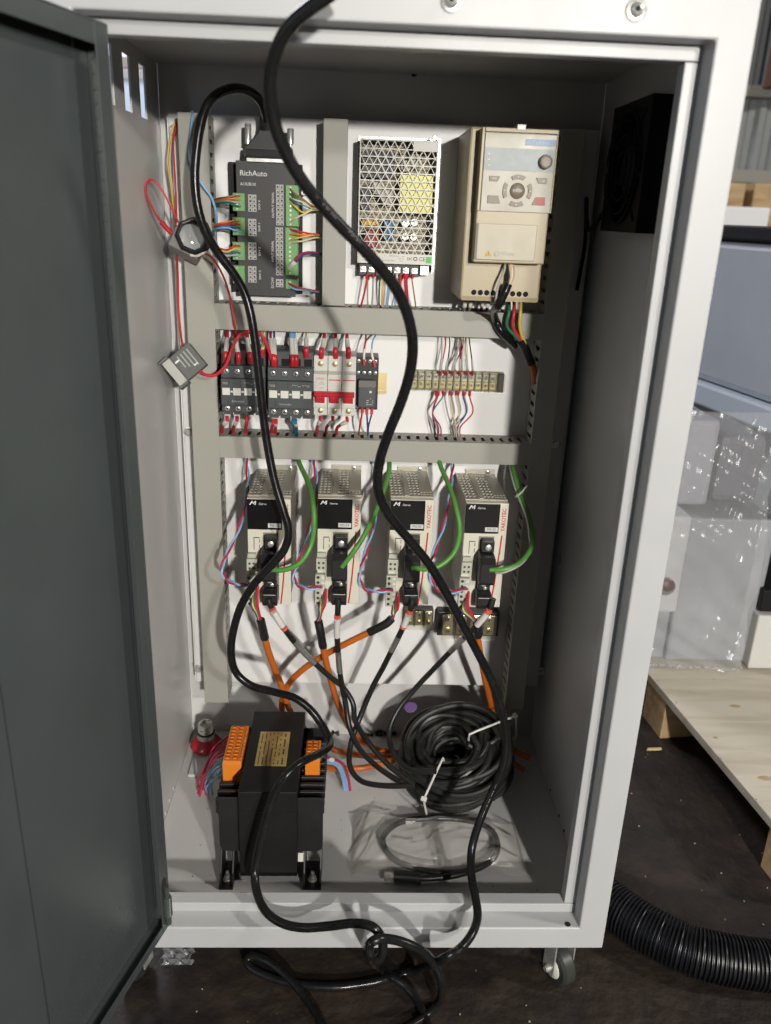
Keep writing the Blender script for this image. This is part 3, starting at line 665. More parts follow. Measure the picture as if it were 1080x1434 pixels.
cable('tape', [(728, 476, .39), (735, 487, .40), (740, 499, .405), (744, 509, .41)], .0068, BLACK, vc)
cable('jacket', [(743, 505, .41), (747, 516, .414), (749, 528, .420), (750, 536, .428), (752, 545, .44)], .0055, ORANGE, vc)

# ================================================================== CONTACTORS, BREAKER, RELAY ON DIN RAIL
def rail():
    a = P(306, 515, .444); b = P(541, 553, .444); zc = P(535, 536, .444).z; h = .0165
    poly = [(-h, .0), (-h, .0012), (-.0105, .0012), (-.0105, .007), (.0105, .007), (.0105, .0012), (h, .0012), (h, 0), (.0115, 0), (.0115, .0058), (-.0115, .0058), (-.0115, 0)]
    mb = MB(); n = len(poly); vs = [(x, .4385 + p[1], zc + p[0]) for x in (a.x, b.x) for p in poly]
    mb.add(vs, [(i, (i + 1) % n, n + (i + 1) % n, n + i) for i in range(n)])
    mb.box(a.x, b.x, .4400, .4412, zc - .0115, zc + .0115)
    o = obj('din_rail', mb, BRASS); tag(o, 'yellow zinc mounting rail showing at the right of the relay', 'rail')
    c = P(531, 534, .4395); 
rail()
def contactor(label, px0, py0, px1, py1, first):
    yb, yf = .440, .368
    x0, x1, z0, z1 = fr(yf + .012, px0, py0, px1, py1)
    t = thing('contactor', label, 'contactor', ((x0 + x1) / 2, yb, z0), 'contactors on the rail')
    hh = z1 - z0; wv = x1 - x0; U = lambda u: x0 + wv * u; V = lambda v: z1 - hh * v
    box('base', x0, x1, yf + .020, yb, z0 + hh * .02, z1, CONTD, t, .001)
    box('body', x0 + .0005, x1 - .0005, yf + .012, yf + .0199, V(.965), V(.24), CONTG, t, .001)
    obj('top_deck', MB().box(x0 + .001, x1 - .001, yf + .018, yf + .0199, V(.23), V(.02)), CONTG, t, .0008)
    box('front_block', U(.02), U(.98), yf, yf + .0119, V(.83), V(.42), CONTG, t, .0015)
    for k in range(4):
        uc = .14 + k * .245
        box('clip', U(uc - .085), U(uc + .085), yf - .0015 - (.0012 if k == 1 else 0), yf - .0001, V(.665), V(.555), OFFW, t, .0004)
        if k < 3: obj('clip_link', MB().box(U(uc + .095), U(uc + .15), yf - .0008, yf - .0001, V(.625), V(.60)), OFFW, t)
        for (v, yy) in ((.325, yf + .0119), (.90, yf + .0119)):
            screw('terminal_screw', (U(uc - .01), yy, V(v)), (0, -1, 0), .0042, STEEL, t, .0022)
            obj('screw_well', MB().lathe((U(uc - .01), yf + .0119, V(v)), (0, -1, 0), [(.0052, 0), (.0052, .0003)], 18), CONTD, t)
        obj('wire_port', MB().box(U(uc - .085), U(uc + .085), yf + .0172, yf + .0179, V(.225), V(.12)), HOLE, t)
        obj('foot', MB().box(U(uc - .11), U(uc + .09), yf + .013, yb - .01, V(1.0), V(.965)), CONTG, t, .0005)
    obj('groove', MB().box(U(.19), U(.205), yf - .0003, yf, V(.54), V(.43)).box(U(.45), U(.465), yf - .0003, yf, V(.54), V(.43)).box(U(.18), U(.195), yf - .0003, yf, V(.80), V(.70)), CONTD, t)
    cp = P(0, 0, 1)
    dashes('rating_print', U(.05), U(.18), V(.505), V(.47), yf - .0001, 2, PRINTD, t, 3); dashes('rating_print', U(.55), U(.92), V(.50), V(.465), yf - .0001, 2, PRINTD, t, 4, .5)
    txt('Schneider', U(.40), yf - .0003, V(.76), .0033, PRINTD, t)
    return t
contactor('charcoal contactor at the left end of the rail beside left duct', 308, 489, 372.5, 582, True)
contactor('charcoal contactor next to the white and red breaker', 374, 491, 439, 587, False)
def breaker():
    yb, yf = .440, .374
    x0, x1, z0, z1 = fr(yf + .012, 439.5, 498, 497.5, 583)
    t = thing('circuit_breaker', 'white three pole circuit breaker with red toggle bar', 'circuit breaker', ((x0 + x1) / 2, yb, z0))
    hh = z1 - z0; wv = (x1 - x0) / 3; V = lambda v: z1 - hh * v
    for k in range(3):
        a, b = x0 + wv * k + .0003, x0 + wv * (k + 1) - .0003
        poly = [(yb, z0), (yf + .014, z0), (yf + .014, V(.86)), (yf + .004, V(.85)), (yf + .004, V(.29)), (yf + .014, V(.245)), (yf + .014, z1), (yb, z1)]
        p = obj('pole', MB().prism(poly, a, b, 'x'), MCBW, t, .0006)
        for v in (.13, .92):
            obj('screw_ring', MB().lathe(((a + b) / 2, yf + .0139, V(v)), (0, -1, 0), [(.0052, 0), (.0052, .0004)], 20), OFFW, p)
            screw('terminal_screw', ((a + b) / 2, yf + .0134, V(v)), (0, -1, 0), .0042, mat('dull_brass', (.45, .40, .24), .4, metal=.7), p, .0016)
        obj('toggle', MB().prism([(yf + .0038, V(.77)), (yf - .004, V(.74)), (yf - .006, V(.645)), (yf + .0038, V(.64))], a + wv * .17, b - wv * .17, 'x'), REDB, t, .0006)
        if k: obj('brand_line', MB().box(a + .0015, b - .0015, yf + .0036, yf + .0039, V(.385), V(.37)), REDB, p)
        else:
            txt('DELIXI', (a + b) / 2, yf + .0037, V(.36), .0030, REDB, p); dashes('rating_print', a + .002, b - .004, V(.53), V(.40), yf + .0039, 4, PRINTD, p, 9, .5)
        obj('toggle_slot', MB().box(a + .002, b - .002, yf + .0036, yf + .0039, V(.79), V(.57)), OFFW, p)
    obj('toggle_bar', MB().prism([(yf + .002, V(.655)), (yf - .007, V(.645)), (yf - .0085, V(.60)), (yf - .006, V(.565)), (yf + .002, V(.56))], x0 + .001, x1 - .002, 'x'), REDB, t, .001)
breaker()
def relay():
    yb, yf = .440, .385
    x0, x1, z0, z1 = fr(yf + .01, 498.5, 500, 528.5, 574)
    t = thing('relay', 'small black plug in relay between breaker and rail end', 'relay', ((x0 + x1) / 2, yb, z0)); hh = z1 - z0; wv = x1 - x0
    box('socket', x0, x1, yf + .010, yb, z0, z1, BLACK, t, .001)
    box('relay_cap', x0 + wv * .14, x1 - wv * .10, yf - .004, yf + .0099, z0 + hh * .07, z1 - hh * .40, CONTG, t, .0015)
    obj('cap_window', MB().box(x0 + wv * .15, x1 - wv * .11, yf - .0046, yf - .0041, z1 - hh * .53, z1 - hh * .41), mat('smoked_cap', (.17, .16, .14), .25), t)
    obj('cap_print', MB().box(x0 + wv * .62, x0 + wv * .72, yf - .0045, yf - .0041, z0 + hh * .36, z0 + hh * .40), PRINT, t); dashes('cap_lines', x0 + wv * .5, x1 - wv * .2, z0 + hh * .12, z0 + hh * .27, yf - .0041, 4, PRINTD, t, 2, .6)
    for k in range(4):
        for v in (.07, .29): screw('terminal_screw', (x0 + wv * (.13 + .245 * k), yf + .0099, z1 - hh * v), (0, -1, 0), .0026, STEEL, t, .001)
    for k in (0, 2): screw('terminal_screw', (x0 + wv * (.1 + .25 * k), yf + .0099, z0 + hh * .05), (0, -1, 0), .0026, STEEL, t, .001)
relay()
sl = lambda a=.35, b=.7, c=.70, d=1.0: [(a, b, OFFW, .0036), (c, d, REDB, .0040)]
def drop(px, py1, ex, mt, r, ye=.385, top=462, ferr=True):
    return ([(ex, top, .43), (ex, top + 8, .415), ((px + ex) / 2, (top + py1) / 2 + 3, ye + .012), (px, py1 - 8, ye), (px, py1 + 2, ye + .004)], mt, r, sl() if ferr else [(.75, 1, REDB, r * 1.5)])
wire_bundle('thick red wires with sleeves entering the top of the leftmost contactor', [drop(316, 505, 318, REDW, .0030, .378), drop(334, 506, 330, REDW, .0030, .378), drop(350, 506, 346, REDW, .0030, .378), drop(367, 497, 368, YELW, .0016, .378, 462, False), drop(369, 497, 372, CREAMW, .0014, .378, 462, False)])
wire_bundle('red blue and cream wires entering the top of the contactor beside the breaker', [drop(383, 509, 379, PINKW, .0020, .38), drop(385, 510, 384, NAVYW, .0016, .38), drop(410, 510, 408, BLUEW, .0034, .38), drop(415, 510, 413, BLUEW, .0016, .38), drop(429, 498, 429, YELW, .0014, .38)])
wire_bundle('three sleeved red wires entering the top of the breaker', [drop(450, 499, 454, REDW, .0026, .385, 464), drop(470, 499, 470, REDW, .0026, .385, 464), drop(488, 499, 486, REDW, .0026, .385, 464)])
wire_bundle('thin red and blue wires entering the top of the relay', [([(513, 465, .43), (512, 478, .405), (510, 495, .395), (510, 511, .393)], REDW, .0013, [(.6, .85, OFFW, .0019), (.85, 1, REDB, .0023)]), ([(529, 465, .43), (522, 478, .405), (521, 495, .395), (525, 514, .393)], BLUEW, .0013, [(.6, .85, OFFW, .0019), (.85, 1, REDB, .0023)])])
def rise(px, py0, ex, mt, r, sleeve=True, ey=604):
    return ([(px, py0, .392), (px, py0 + 6, .388), ((px + ex) / 2, (py0 + ey) / 2, .395), (ex, ey - 4, .412), (ex, ey + 8, .435)], mt, r, [(.25, .5, OFFW, r * 1.25)] if sleeve else [])
wire_bundle('red wires leaving the bottom of the leftmost contactor', [rise(318, 583, 311, REDW, .0030), rise(332, 583, 327, REDW, .0028), rise(346, 583, 344, REDW, .0028, False)])
wire_bundle('red and teal wires leaving the bottom of the contactor beside the breaker', [rise(383, 587, 381, REDW, .0026, False), rise(387, 587, 386, REDW, .0026), rise(411, 587, 413, TEALW, .0034, False), rise(414, 587, 415, TEALW, .0026)])
wire_bundle('three sleeved red wires leaving the bottom of the breaker', [rise(449, 583, 444, REDW, .0026), rise(466, 583, 457, REDW, .0026), rise(486, 584, 472, REDW, .0026)])
wire_bundle('thin red and blue wires leaving the bottom of the relay', [([(507, 571, .390), (507, 580, .388), (504, 596, .40), (502, 612, .435)], REDW, .0014, [(0, .3, REDB, .0024)]), ([(514, 572, .390), (514, 582, .388), (515, 598, .40), (515, 612, .435)], NAVYW, .0014, [(0, .3, REDB, .0024)]), ([(521, 572, .390), (520, 582, .388), (516, 598, .40), (515.5, 612, .435)], NAVYW, .0013, [(0, .3, REDB, .0024)])])

# ================================================================== TERMINAL STRIP
def tstrip():
    yf = .428
    x0, x1, z0, z1 = fr(yf, 574, 519.5, 706, 552)
    t = thing('terminal_strip', 'twelve way barrier terminal strip right of the rail with clear cover', 'terminal strip', ((x0 + x1) / 2, YP, z0)); wv = x1 - x0; hh = z1 - z0
    zz0, zz1 = z0 + .001, z1 - .001
    TSB = mat('strip_tan', (.30, .28, .19), .5)
    box('base', x0, x1, yf + .012, YP - .0005, zz0, zz1, TSB, t, .001)
    n = 12; pw = wv * .90 / n
    for k in range(n):
        cx = x0 + wv * .02 + pw * (k + .5)
        for s in (.30, .70):
            zc = zz0 + (zz1 - zz0) * s
            obj('contact', MB().box(cx - pw * .36, cx + pw * .36, yf + .0095, yf + .0117, zc - hh * .17, zc + hh * .17), BRASS if s < .5 else STEEL, t, .0003)
            screw('terminal_screw', (cx, yf + .0094, zc + hh * .03), (0, -1, 0), .0030, STEEL, t, .0018)
        if k < n - 1: obj('divider', MB().box(cx + pw / 2 - .0006, cx + pw / 2 + .0006, yf + .005, yf + .0119, zz0, zz1), TSB, t)
    obj('end_block', MB().box(x0 + wv * .935, x1 - .001, yf + .004, yf + .0119, zz0, zz1), BLACK, t, .0008)
    obj('clear_cover', MB().box(x0 + .001, x1 + .001, yf + .001, yf + .0022, zz0 + .001, zz1 - .001), CLEARP, t)
tstrip()
A = [];
for (px, ex, mt) in [(617, 618, GREYW), (617, 623, REDW), (625, 629, BLKW), (634, 642, GREYW), (644, 645, BLKW), (644, 643, PINKW), (654, 648, CREAMW), (654, 653, CREAMW), (662, 657, BLKW), (634, 648, BLKW)]:
    A.append(([(ex, 470, .435), (ex + 1, 482, .428), ((px + ex) / 2 + 1, 500, .424), (px, 515, .424), (px, 525, .432)], mt, .0010, [(.58, .85, GREYW, .0016), (.85, 1, REDB, .0022)]))
wire_bundle('thin grey black and red wires dropping into the terminal strip', A)
A = []
for (px, ex, mt) in [(611, 613, REDW), (612, 609, BLKW), (613, 617, PINKW), (620, 614, TEALW), (630, 639, CREAMW), (639, 643, CREAMW), (649, 641, NAVYW), (658, 645, REDW), (640, 637, GREYW)]:
    mid = (606 if px < 622 else px + 4)
    A.append(([(px, 548, .432), (px, 556, .424), (mid, 578, .422), (ex, 598, .425), (ex, 616, .440)], mt, .0012, [(0, .22, REDB, .0024)]))
wire_bundle('coloured wires running from the terminal strip down into the lower duct', A)

# ================================================================== SERVO DRIVES
def servo():
    W_, H_, D_ = .0655, .176, .146
    t = thing('servo_drive', None, None, (0, 0, 0), 'servo drives in a row')
    x0, x1, z0, z1, yf, yb = 0, W_, 0, H_, 0, D_
    U = lambda u: W_ * u
    V = lambda v: H_ * (1 - v)
    box('case', .0015, W_ - .0015, .012, yb, .003, z1 - .0062, SERVOM, t, .001)
    obj('case_rim', MB().box(.0015, .003, .0125, yb, z1 - .006, z1 - .002).box(W_ - .003, W_ - .0015, .0125, yb, z1 - .006, z1 - .002), SERVOM, t)
    box('front_panel', 0, W_, 0, .0118, 0, z1 - .0015, CREAM, t, .0012)
    # perforated metal top
    mb = MB(); zt0, zt1 = z1 - .0019, z1
    rows = 9; y_a, y_b = .016, D_ - .012
    cols = [.06, .155, .25]; cols2 = [.50, .59, .68]
    ew = W_ * .066; dy = (y_b - y_a) / rows
    edges = []
    xs = [c * W_ for c in cols + cols2]
    cur = .0
    for xc in xs:
        mb.box(cur, xc - ew / 2, .0125, D_, zt0, zt1); y = .0125
        for r in range(rows):
            yc = y_a + (r + .5) * dy; mb.box(xc - ew / 2, xc + ew / 2, y, yc - dy * .31, zt0, zt1); y = yc + dy * .31
        mb.box(xc - ew / 2, xc + ew / 2, y, D_, zt0, zt1); cur = xc + ew / 2
    mb.box(cur, W_, .036, D_, zt0, zt1); mb.box(cur, W_, .0125, .016, zt0, zt1)
    for k in range(4):
        xc = cur + (W_ - cur) * (k + .5) / 4; wq = (W_ - cur) / 4
        for (ya, yb_) in ((.016, .018), (.0245, .0275), (.034, .036)): mb.box(xc - wq / 2, xc + wq / 2, ya, yb_, zt0, zt1)
        mb.box(xc + wq * .33, xc + wq / 2, .018, .034, zt0, zt1); mb.box(xc - wq / 2, xc - wq * .33, .018, .034, zt0, zt1)
    obj('vented_top', mb, SERVOM, t)
    obj('vent_shadow_tray', MB().box(.003, W_ - .003, .016, D_ - .003, z1 - .0060, z1 - .0056), HOLE, t)
    obj('top_rib', MB().box(U(.33), U(.43), .014, D_ - .004, z1 + .0001, z1 + .0012), SERVOM, t, .0004)
    obj('mounting_tab', MB().box(U(.25), U(1.0), D_ - .003, D_ - .001, z1 - .002, z1 + .008), SERVOM, t, .001)
    screw('tab_screw', (U(.82), D_ - .003, z1 + .003), (0, -1, 0), .0042, STEEL, t, .002)
    pan = box('display_panel', .0003, U(.80), -.0022, -.0001, V(.285), V(.012), GLOSSB, t, .0006)
    mx_, mz_, mh = U(.06), V(.06), .0062
    obj('logo', MB().prism([(mx_, mz_), (mx_ + .0035, mz_ + mh), (mx_ + .0052, mz_ + mh), (mx_ + .0062, mz_ + mh * .5), (mx_ + .0088, mz_ + mh), (mx_ + .0105, mz_ + mh), (mx_ + .0095, mz_), (mx_ + .0078, mz_), (mx_ + .0084, mz_ + mh * .62), (mx_ + .0060, mz_ + mh * .15), (mx_ + .0046, mz_ + mh * .6), (mx_ + .0017, mz_)], -.0026, -.0023, 'y'), PRINT, pan); txt('-Servo', U(.36), -.0025, V(.050), .0034, PRINT, pan)
    sg = obj('model_tag', MB().box(U(.48), U(.78), -.0026, -.0023, V(.265), V(.225)), mat('tag_silver', (.55, .55, .53), .5), pan)
    txt('MS-S3', U(.63), -.0028, V(.245), .0038, INK, pan)
    txt('YAKOTEC', U(.905), -.0003, V(.16), .0058, mat('print_red', (.50, .02, .02), .5), t, rot=math.pi / 2, bold=.03)
    pts = [(.895, .305), (.875, .45), (.85, .6), (.82, .76), (.785, .9), (.755, .995)]
    obj('red_stripe', MB().prism([(U(u) - .0011, V(v)) for u, v in pts] + [(U(u) + .0011, V(v)) for u, v in pts][::-1], -.0004, -.0001, 'y'), REDB, t)
    txt('CN1', U(.845 + .03), -.0003, V(.46), .0030, PRINTD, t, rot=math.pi / 2); txt('CN2', U(.83), -.0003, V(.80), .0030, PRINTD, t, rot=math.pi / 2); txt('CN3', U(.65), -.0003, V(.965), .0030, PRINTD, t)
    fl = MB()
    for (a, b, c, d) in [(.14, .155, .36, .48), (.155, .28, .36, .368), (.27, .285, .375, .41), (.27, .285, .43, .47)]: fl.box(U(a), U(b), -.0003, -.0001, V(d), V(c))
    obj('cover_outline', fl, INK, t)
    # connectors at the left
    cn = box('plug_connector', U(-.02), U(.23), -.010, -.0001, V(.655), V(.545), CONNG, t, .0008)
    obj('plug_latch', MB().box(U(.0), U(.20), -.0075, -.0001, V(.54), V(.50)), CONNG, cn, .0006)
    for a in (.05, .15):
        for b in (.585, .63): obj('socket_hole', MB().box(U(a) - .0016, U(a) + .0016, -.0104, -.0101, V(b) - .0016, V(b) + .0016), INK, cn)
    tb = box('power_terminal', U(-.04), U(.20), -.009, -.0001, V(1.0), V(.70), CONNG, t, .0008)
    for k in range(6):
        obj('terminal_hole', MB().lathe((U(.03), -.0091, V(.725 + k * .05)), (0, -1, 0), [(.0024, 0), (.0024, .0002)], 12), INK, tb)
        obj('terminal_key', MB().box(U(.11), U(.18), -.0105, -.0091, V(.735 + k * .05), V(.712 + k * .05)), OFFW, tb)
    # connector well and two black hooded plugs
    obj('connector_well', MB().box(U(.36), U(.72), -.0006, -.0001, V(.955), V(.315)), mat('well_grey', (.20, .19, .15), .5), t)
    so = box('upper_plug', U(.42), U(.70), -.016, -.0007, V(.43), V(.325), BLACK, t, .001)
    screw('plug_screw', (U(.56), -.0161, V(.385)), (0, -1, 0), .0048, STEEL, so, .0018)
    obj('plug_hood', MB().prism([(-.0007, V(.70)), (-.036, V(.69)), (-.039, V(.66)), (-.039, V(.49)), (-.031, V(.445)), (-.0007, V(.432))], U(.35), U(.71), 'x'), BLACK, t, .0016)
    lo = box('lower_plug', U(.40), U(.68), -.014, -.0007, V(.80), V(.70), BLACK, t, .001)
    screw('plug_screw', (U(.52), -.0141, V(.735)), (0, -1, 0), .0042, STEEL, lo, .0018); screw('plug_screw', (U(.57), -.0141, V(.775)), (0, -1, 0), .003, STEEL, lo, .0015)
    obj('plug_hood', MB().prism([(-.0007, V(.945)), (-.026, V(.945)), (-.030, V(.90)), (-.030, V(.825)), (-.020, V(.802)), (-.0007, V(.802))], U(.36), U(.71), 'x'), BLACK, t, .0014)
    obj('hood_seam', MB().box(U(.40), U(.67), -.0303, -.03, V(.832), V(.826)), CONNG, t)
    return t
DY = .306
sv = servo()
spots = [(345.5, 698), (445, 697.5), (547.5, 699.5), (653, 704)]
labs = ['leftmost servo drive, beside the left duct', 'second servo drive from the left, green lead to its lower right hood', 'third servo drive from the left, partly crossed by the thick black cable', 'rightmost servo drive, in front of the shaded right duct']
DRV = []
for i, (px, py) in enumerate(spots):
    o = sv if i == 0 else copy_tree(sv)
    c = P(px, py, DY); o.location = (c.x, DY, c.z - .1745); tag(o, labs[i], 'servo drive', 'servo drives in a row'); DRV.append(o)

# clear terminal blocks under the drives
def cblock(label, px0, py0, px1, py1, yf, n, base):
    x0, x1, z0, z1 = fr(yf, px0, py0, px1, py1); wv = x1 - x0; hh = z1 - z0
    t = thing('terminal_block', label, 'terminal block', ((x0 + x1) / 2, YP, z0))
    box('base', x0 - base, x1 + base, yf + .014, YP - .0005, z0 + .002, z1 - .002, BLACK, t, .001)
    for k in range(n):
        cx = x0 + wv * (k + .5) / n
        obj('contact', MB().box(cx - wv / n * .36, cx + wv / n * .36, yf + .011, yf + .0139, z0 + hh * .12, z1 - hh * .12), BRASS, t, .0004)
        for s in (.3, .72): screw('terminal_screw', (cx, yf + .0109, z0 + hh * s), (0, -1, 0), wv / n * .25, STEEL if s > .5 else BRASS, t, .002)
        if k < n - 1: obj('divider', MB().box(cx + wv / n / 2 - .0007, cx + wv / n / 2 + .0007, yf + .006, yf + .0139, z0 + .003, z1 - .003), BLACK, t)
    obj('clear_cover', MB().box(x0, x1, yf, yf + .0012, z0 + .001, z1 - .001), CLEARP, t, .0005)
    return t
cblock('small three way clear terminal block under the third servo drive', 568, 857, 607, 883, .420, 3, 0)
cblock('wide dark terminal block with clear cover under the rightmost servo drive', 620, 861, 694, 898, .415, 4, .006)

# ================================================================== DRIVE CABLES
CY = DY - .032
def sect(name, path, secs, label, cat='cable'):
    """a cable whose stretches differ: secs = list of (part name, t0, t1, radius, material)"""
    pts = cr(path, 10); t = thing(name, label, cat, path[0])
    Lc = [0]
    for a, b in zip(pts, pts[1:]): Lc.append(Lc[-1] + (b - a).length)
    for (nm, t0, t1, r, mt) in secs:
        sub = [p for p, l in zip(pts, Lc) if t0 * Lc[-1] - 1e-6 <= l <= t1 * Lc[-1] + 1e-6]
        # add exact ends
        if len(sub) < 2: continue
        obj(nm, MB().tube(sub, r, 12), mt, t, smooth=True)
    return t
def enc(path, label, w0, w1, s0, s1):
    sect('encoder_cable', pp(path), [('jacket', 0, w0 + .004, 0.0047, RUBBER2), ('red_band', w0, w0 + .02, .0055, SALMON), ('marker_sleeve', w0 + .015, w1 - .012, .0053, CLEARW), ('red_band', w1 - .018, w1, .0055, SALMON), ('jacket', w1 - .01, s0 + .01, 0.0047, RUBBER2), ('silver_sheath', s0, s1, .0050, SILVER), ('jacket', s1 - .01, 1, .0046, RUBBER2)], label)
enc([(376, 838, CY), (380, 850, CY), (394, 874, .285), (410, 896, .30), (430, 918, .31), (458, 944, .32), (480, 962, .325), (494, 984, .32), (498, 1010, .30), (515, 1038, .27), (545, 1072, .24), (580, 1098, .21)], 'black cable with white sleeve running from the leftmost drive to the coil', .035, .155, .23, .37)
enc([(474, 838, CY), (473, 860, CY), (472, 885, .29), (474, 918, .31), (477, 948, .32), (484, 985, .325), (490, 1020, .31), (505, 1050, .28), (530, 1075, .25), (560, 1095, .22)], 'black cable with white sleeve hanging straight from the second drive', .07, .22, .29, .42)
enc([(578, 838, CY), (574, 856, CY), (562, 884, .29), (551, 906, .31), (537, 934, .325), (522, 962, .33), (506, 1000, .325), (492, 1040, .30), (490, 1072, .27), (505, 1093, .25), (535, 1100, .23), (580, 1100, .21)], 'black cable with white sleeve slanting down left from the third drive', .04, .13, .17, .27)
enc([(691, 838, CY), (684, 856, CY), (664, 880, .29), (641, 902, .31), (614, 930, .325), (580, 966, .33), (556, 996, .32), (545, 1026, .30), (552, 1056, .27), (575, 1078, .24), (610, 1080, .22)], 'black cable with white sleeve slanting down left from the rightmost drive', .04, .15, .21, .32)
def oran(path, label, tape=.16):
    return sect('motor_power_cable', pp(path), [('tape', 0, tape, .0068, BLACK), ('jacket', tape - .01, 1, .0054, ORANGE)], label)
oran([(365, 868, .295), (368, 880, .30), (374, 905, .31), (384, 935, .33), (395, 962, .35), (404, 990, .37), (418, 1012, .39), (440, 1032, .40), (475, 1052, .40), (530, 1060, .39), (556, 1058, .42)], 'orange cable dropping from the leftmost drive behind the transformer', .08)
oran([(446, 870, .30), (449, 885, .30), (453, 908, .31), (460, 940, .33), (470, 975, .36), (482, 1005, .39), (500, 1032, .41), (530, 1050, .41), (556, 1054, .43)], 'orange cable dropping from the second drive beside the striped marker', .13)
oran([(549, 866, .31), (540, 874, .31), (520, 884, .315), (485, 901, .325), (450, 920, .34), (425, 937, .35), (405, 957, .365), (395, 985, .38), (400, 1015, .39), (425, 1040, .395), (450, 1072, .36), (500, 1076, .34), (540, 1068, .36), (560, 1060, .40)], 'orange cable sweeping left from the third drive', .08)
oran([(668, 872, .30), (669, 884, .30), (671, 905, .31), (677, 940, .33), (685, 975, .36), (692, 1005, .39), (702, 1035, .40), (722, 1052, .385), (742, 1062, .37)], 'orange cable dropping from the rightmost drive to the right corner', .07)
tag(cable('motor_power_cable', [(690, 1040, .43), (698, 1048, .41), (704, 1056, .395), (715, 1066, .375), (734, 1078, .36)], .0054, ORANGE), 'short orange cable end poking out right of the coil', 'cable')
tag(cable('motor_power_cable', [(690, 1020, .43), (684, 1000, .44), (672, 993, .44), (660, 1004, .44), (650, 1020, .44)], .0064, mat('red_orange_jacket', (.42, .045, .015), .45)), 'red orange cable loop behind the coil', 'cable')
# core wires between drives and their taped orange cables
for (bx, by, ex, ey, lab) in [(357, 838, 364, 868, 'leftmost'), (452, 842, 446, 868, 'second'), (554, 848, 549, 864, 'third'), (652, 846, 668, 872, 'rightmost')]:
    L = []
    for k, mt in enumerate((NAVYW, YELW, GRNW, PINKW, REDW)):
        L.append(([(bx - 4 + k * 2.2, by - 18 + (4 - k) * 5, .294), (bx - 5 + k * 2.2, by + 3 + (4 - k) * 2, .284), ((bx + ex) / 2 - 2 + k, (by + ey) / 2 + 6 - k, .286), (ex - 2 + k, ey + 1, .297)], mt, .0017))
    wire_bundle('fine coloured cores between the %s drive and its orange cable' % lab, L)
# green control cables
def green(path, label): tag(cable('control_cable', path, .0039, GREENC), label, 'cable')
GY = DY - .040
green([(415, 630, .425), (419, 648, .40), (430, 672, .35), (438, 700, .31), (440, 735, .29), (435, 765, .27), (420, 788, .262), (398, 798, .262), (376, 797, GY + .003)], 'bright green cable looping into the leftmost drive')
green([(546, 640, .425), (544, 665, .38), (533, 700, .33), (518, 735, .29), (500, 766, .268), (479, 794, GY + .003)], 'bright green cable slanting into the second drive')
green([(612, 632, .425), (617, 652, .39), (628, 678, .35), (638, 708, .31), (644, 742, .29), (637, 772, .272), (618, 791, .262), (598, 797, .262), (577, 795, GY + .003)], 'bright green cable looping into the third drive')
green([(716, 640, .425), (720, 662, .39), (728, 690, .36), (738, 716, .34), (746, 745, .315), (744, 768, .29), (728, 788, .272), (708, 797, .265), (686, 798, GY + .003)], 'bright green cable looping into the rightmost drive along the right duct')
gw = thing('ground_wire', 'thin grey wire tied to the green cable at the right duct', 'wire', P(735, 690, .35))
cable('wire', [(713, 640, .425), (717, 668, .385), (726, 696, .355), (737, 725, .33), (741, 750, .31), (742, 772, .29), (730, 790, .268), (705, 802, .262), (690, 801, GY + .006)], .0017, GREYW, gw)
cable('cable_tie', [(738, 680, .345), (730, 690, .343), (722, 696, .35), (728, 690, .362), (738, 682, .36)], .0013, OFFW, gw, n=6)
# twisted pairs
def twisted(path, label):
    base = cr(pp(path), 12); t = thing('twisted_pair', label, 'wires', base[0])
    for s, mt in ((0, PINKW), (math.pi, BLUEW)):
        pts = []
        for i, p in enumerate(base):
            tt = (base[min(i + 1, len(base) - 1)] - base[max(i - 1, 0)]).normalized(); u = tt.cross(Vector((0, 1, 0))).normalized(); v = tt.cross(u)
            a = s + i * .28; pts.append(p + (u * math.cos(a) + v * math.sin(a)) * .0019)
        obj('wire', MB().tube(pts, .0017, 7), mt, t, smooth=True)
TY = .288
twisted([(345, 640, .43), (347, 668, .40), (345, 700, .36), (334, 742, .33), (318, 775, .315), (311, 797, .305), (318, 812, .298), (334, 818, TY), (350, 820, TY)], 'red and blue twisted pair left of the leftmost drive')
twisted([(438, 642, .43), (443, 668, .40), (442, 705, .36), (432, 745, .33), (420, 778, .315), (411, 803, .305), (416, 818, .298), (432, 824, TY), (452, 822, TY)], 'red and blue twisted pair between the first and second drives')
twisted([(524, 645, .43), (532, 670, .40), (530, 705, .36), (521, 745, .33), (510, 780, .315), (503, 806, .305), (510, 824, .298), (528, 828, TY), (551, 826, TY)], 'red and blue twisted pair between the second and third drives')
twisted([(634, 650, .43), (632, 675, .40), (628, 705, .36), (620, 740, .33), (607, 776, .315), (601, 800, .305), (610, 822, .298), (628, 830, TY), (655, 824, TY)], 'red and blue twisted pair between the third and rightmost drives')

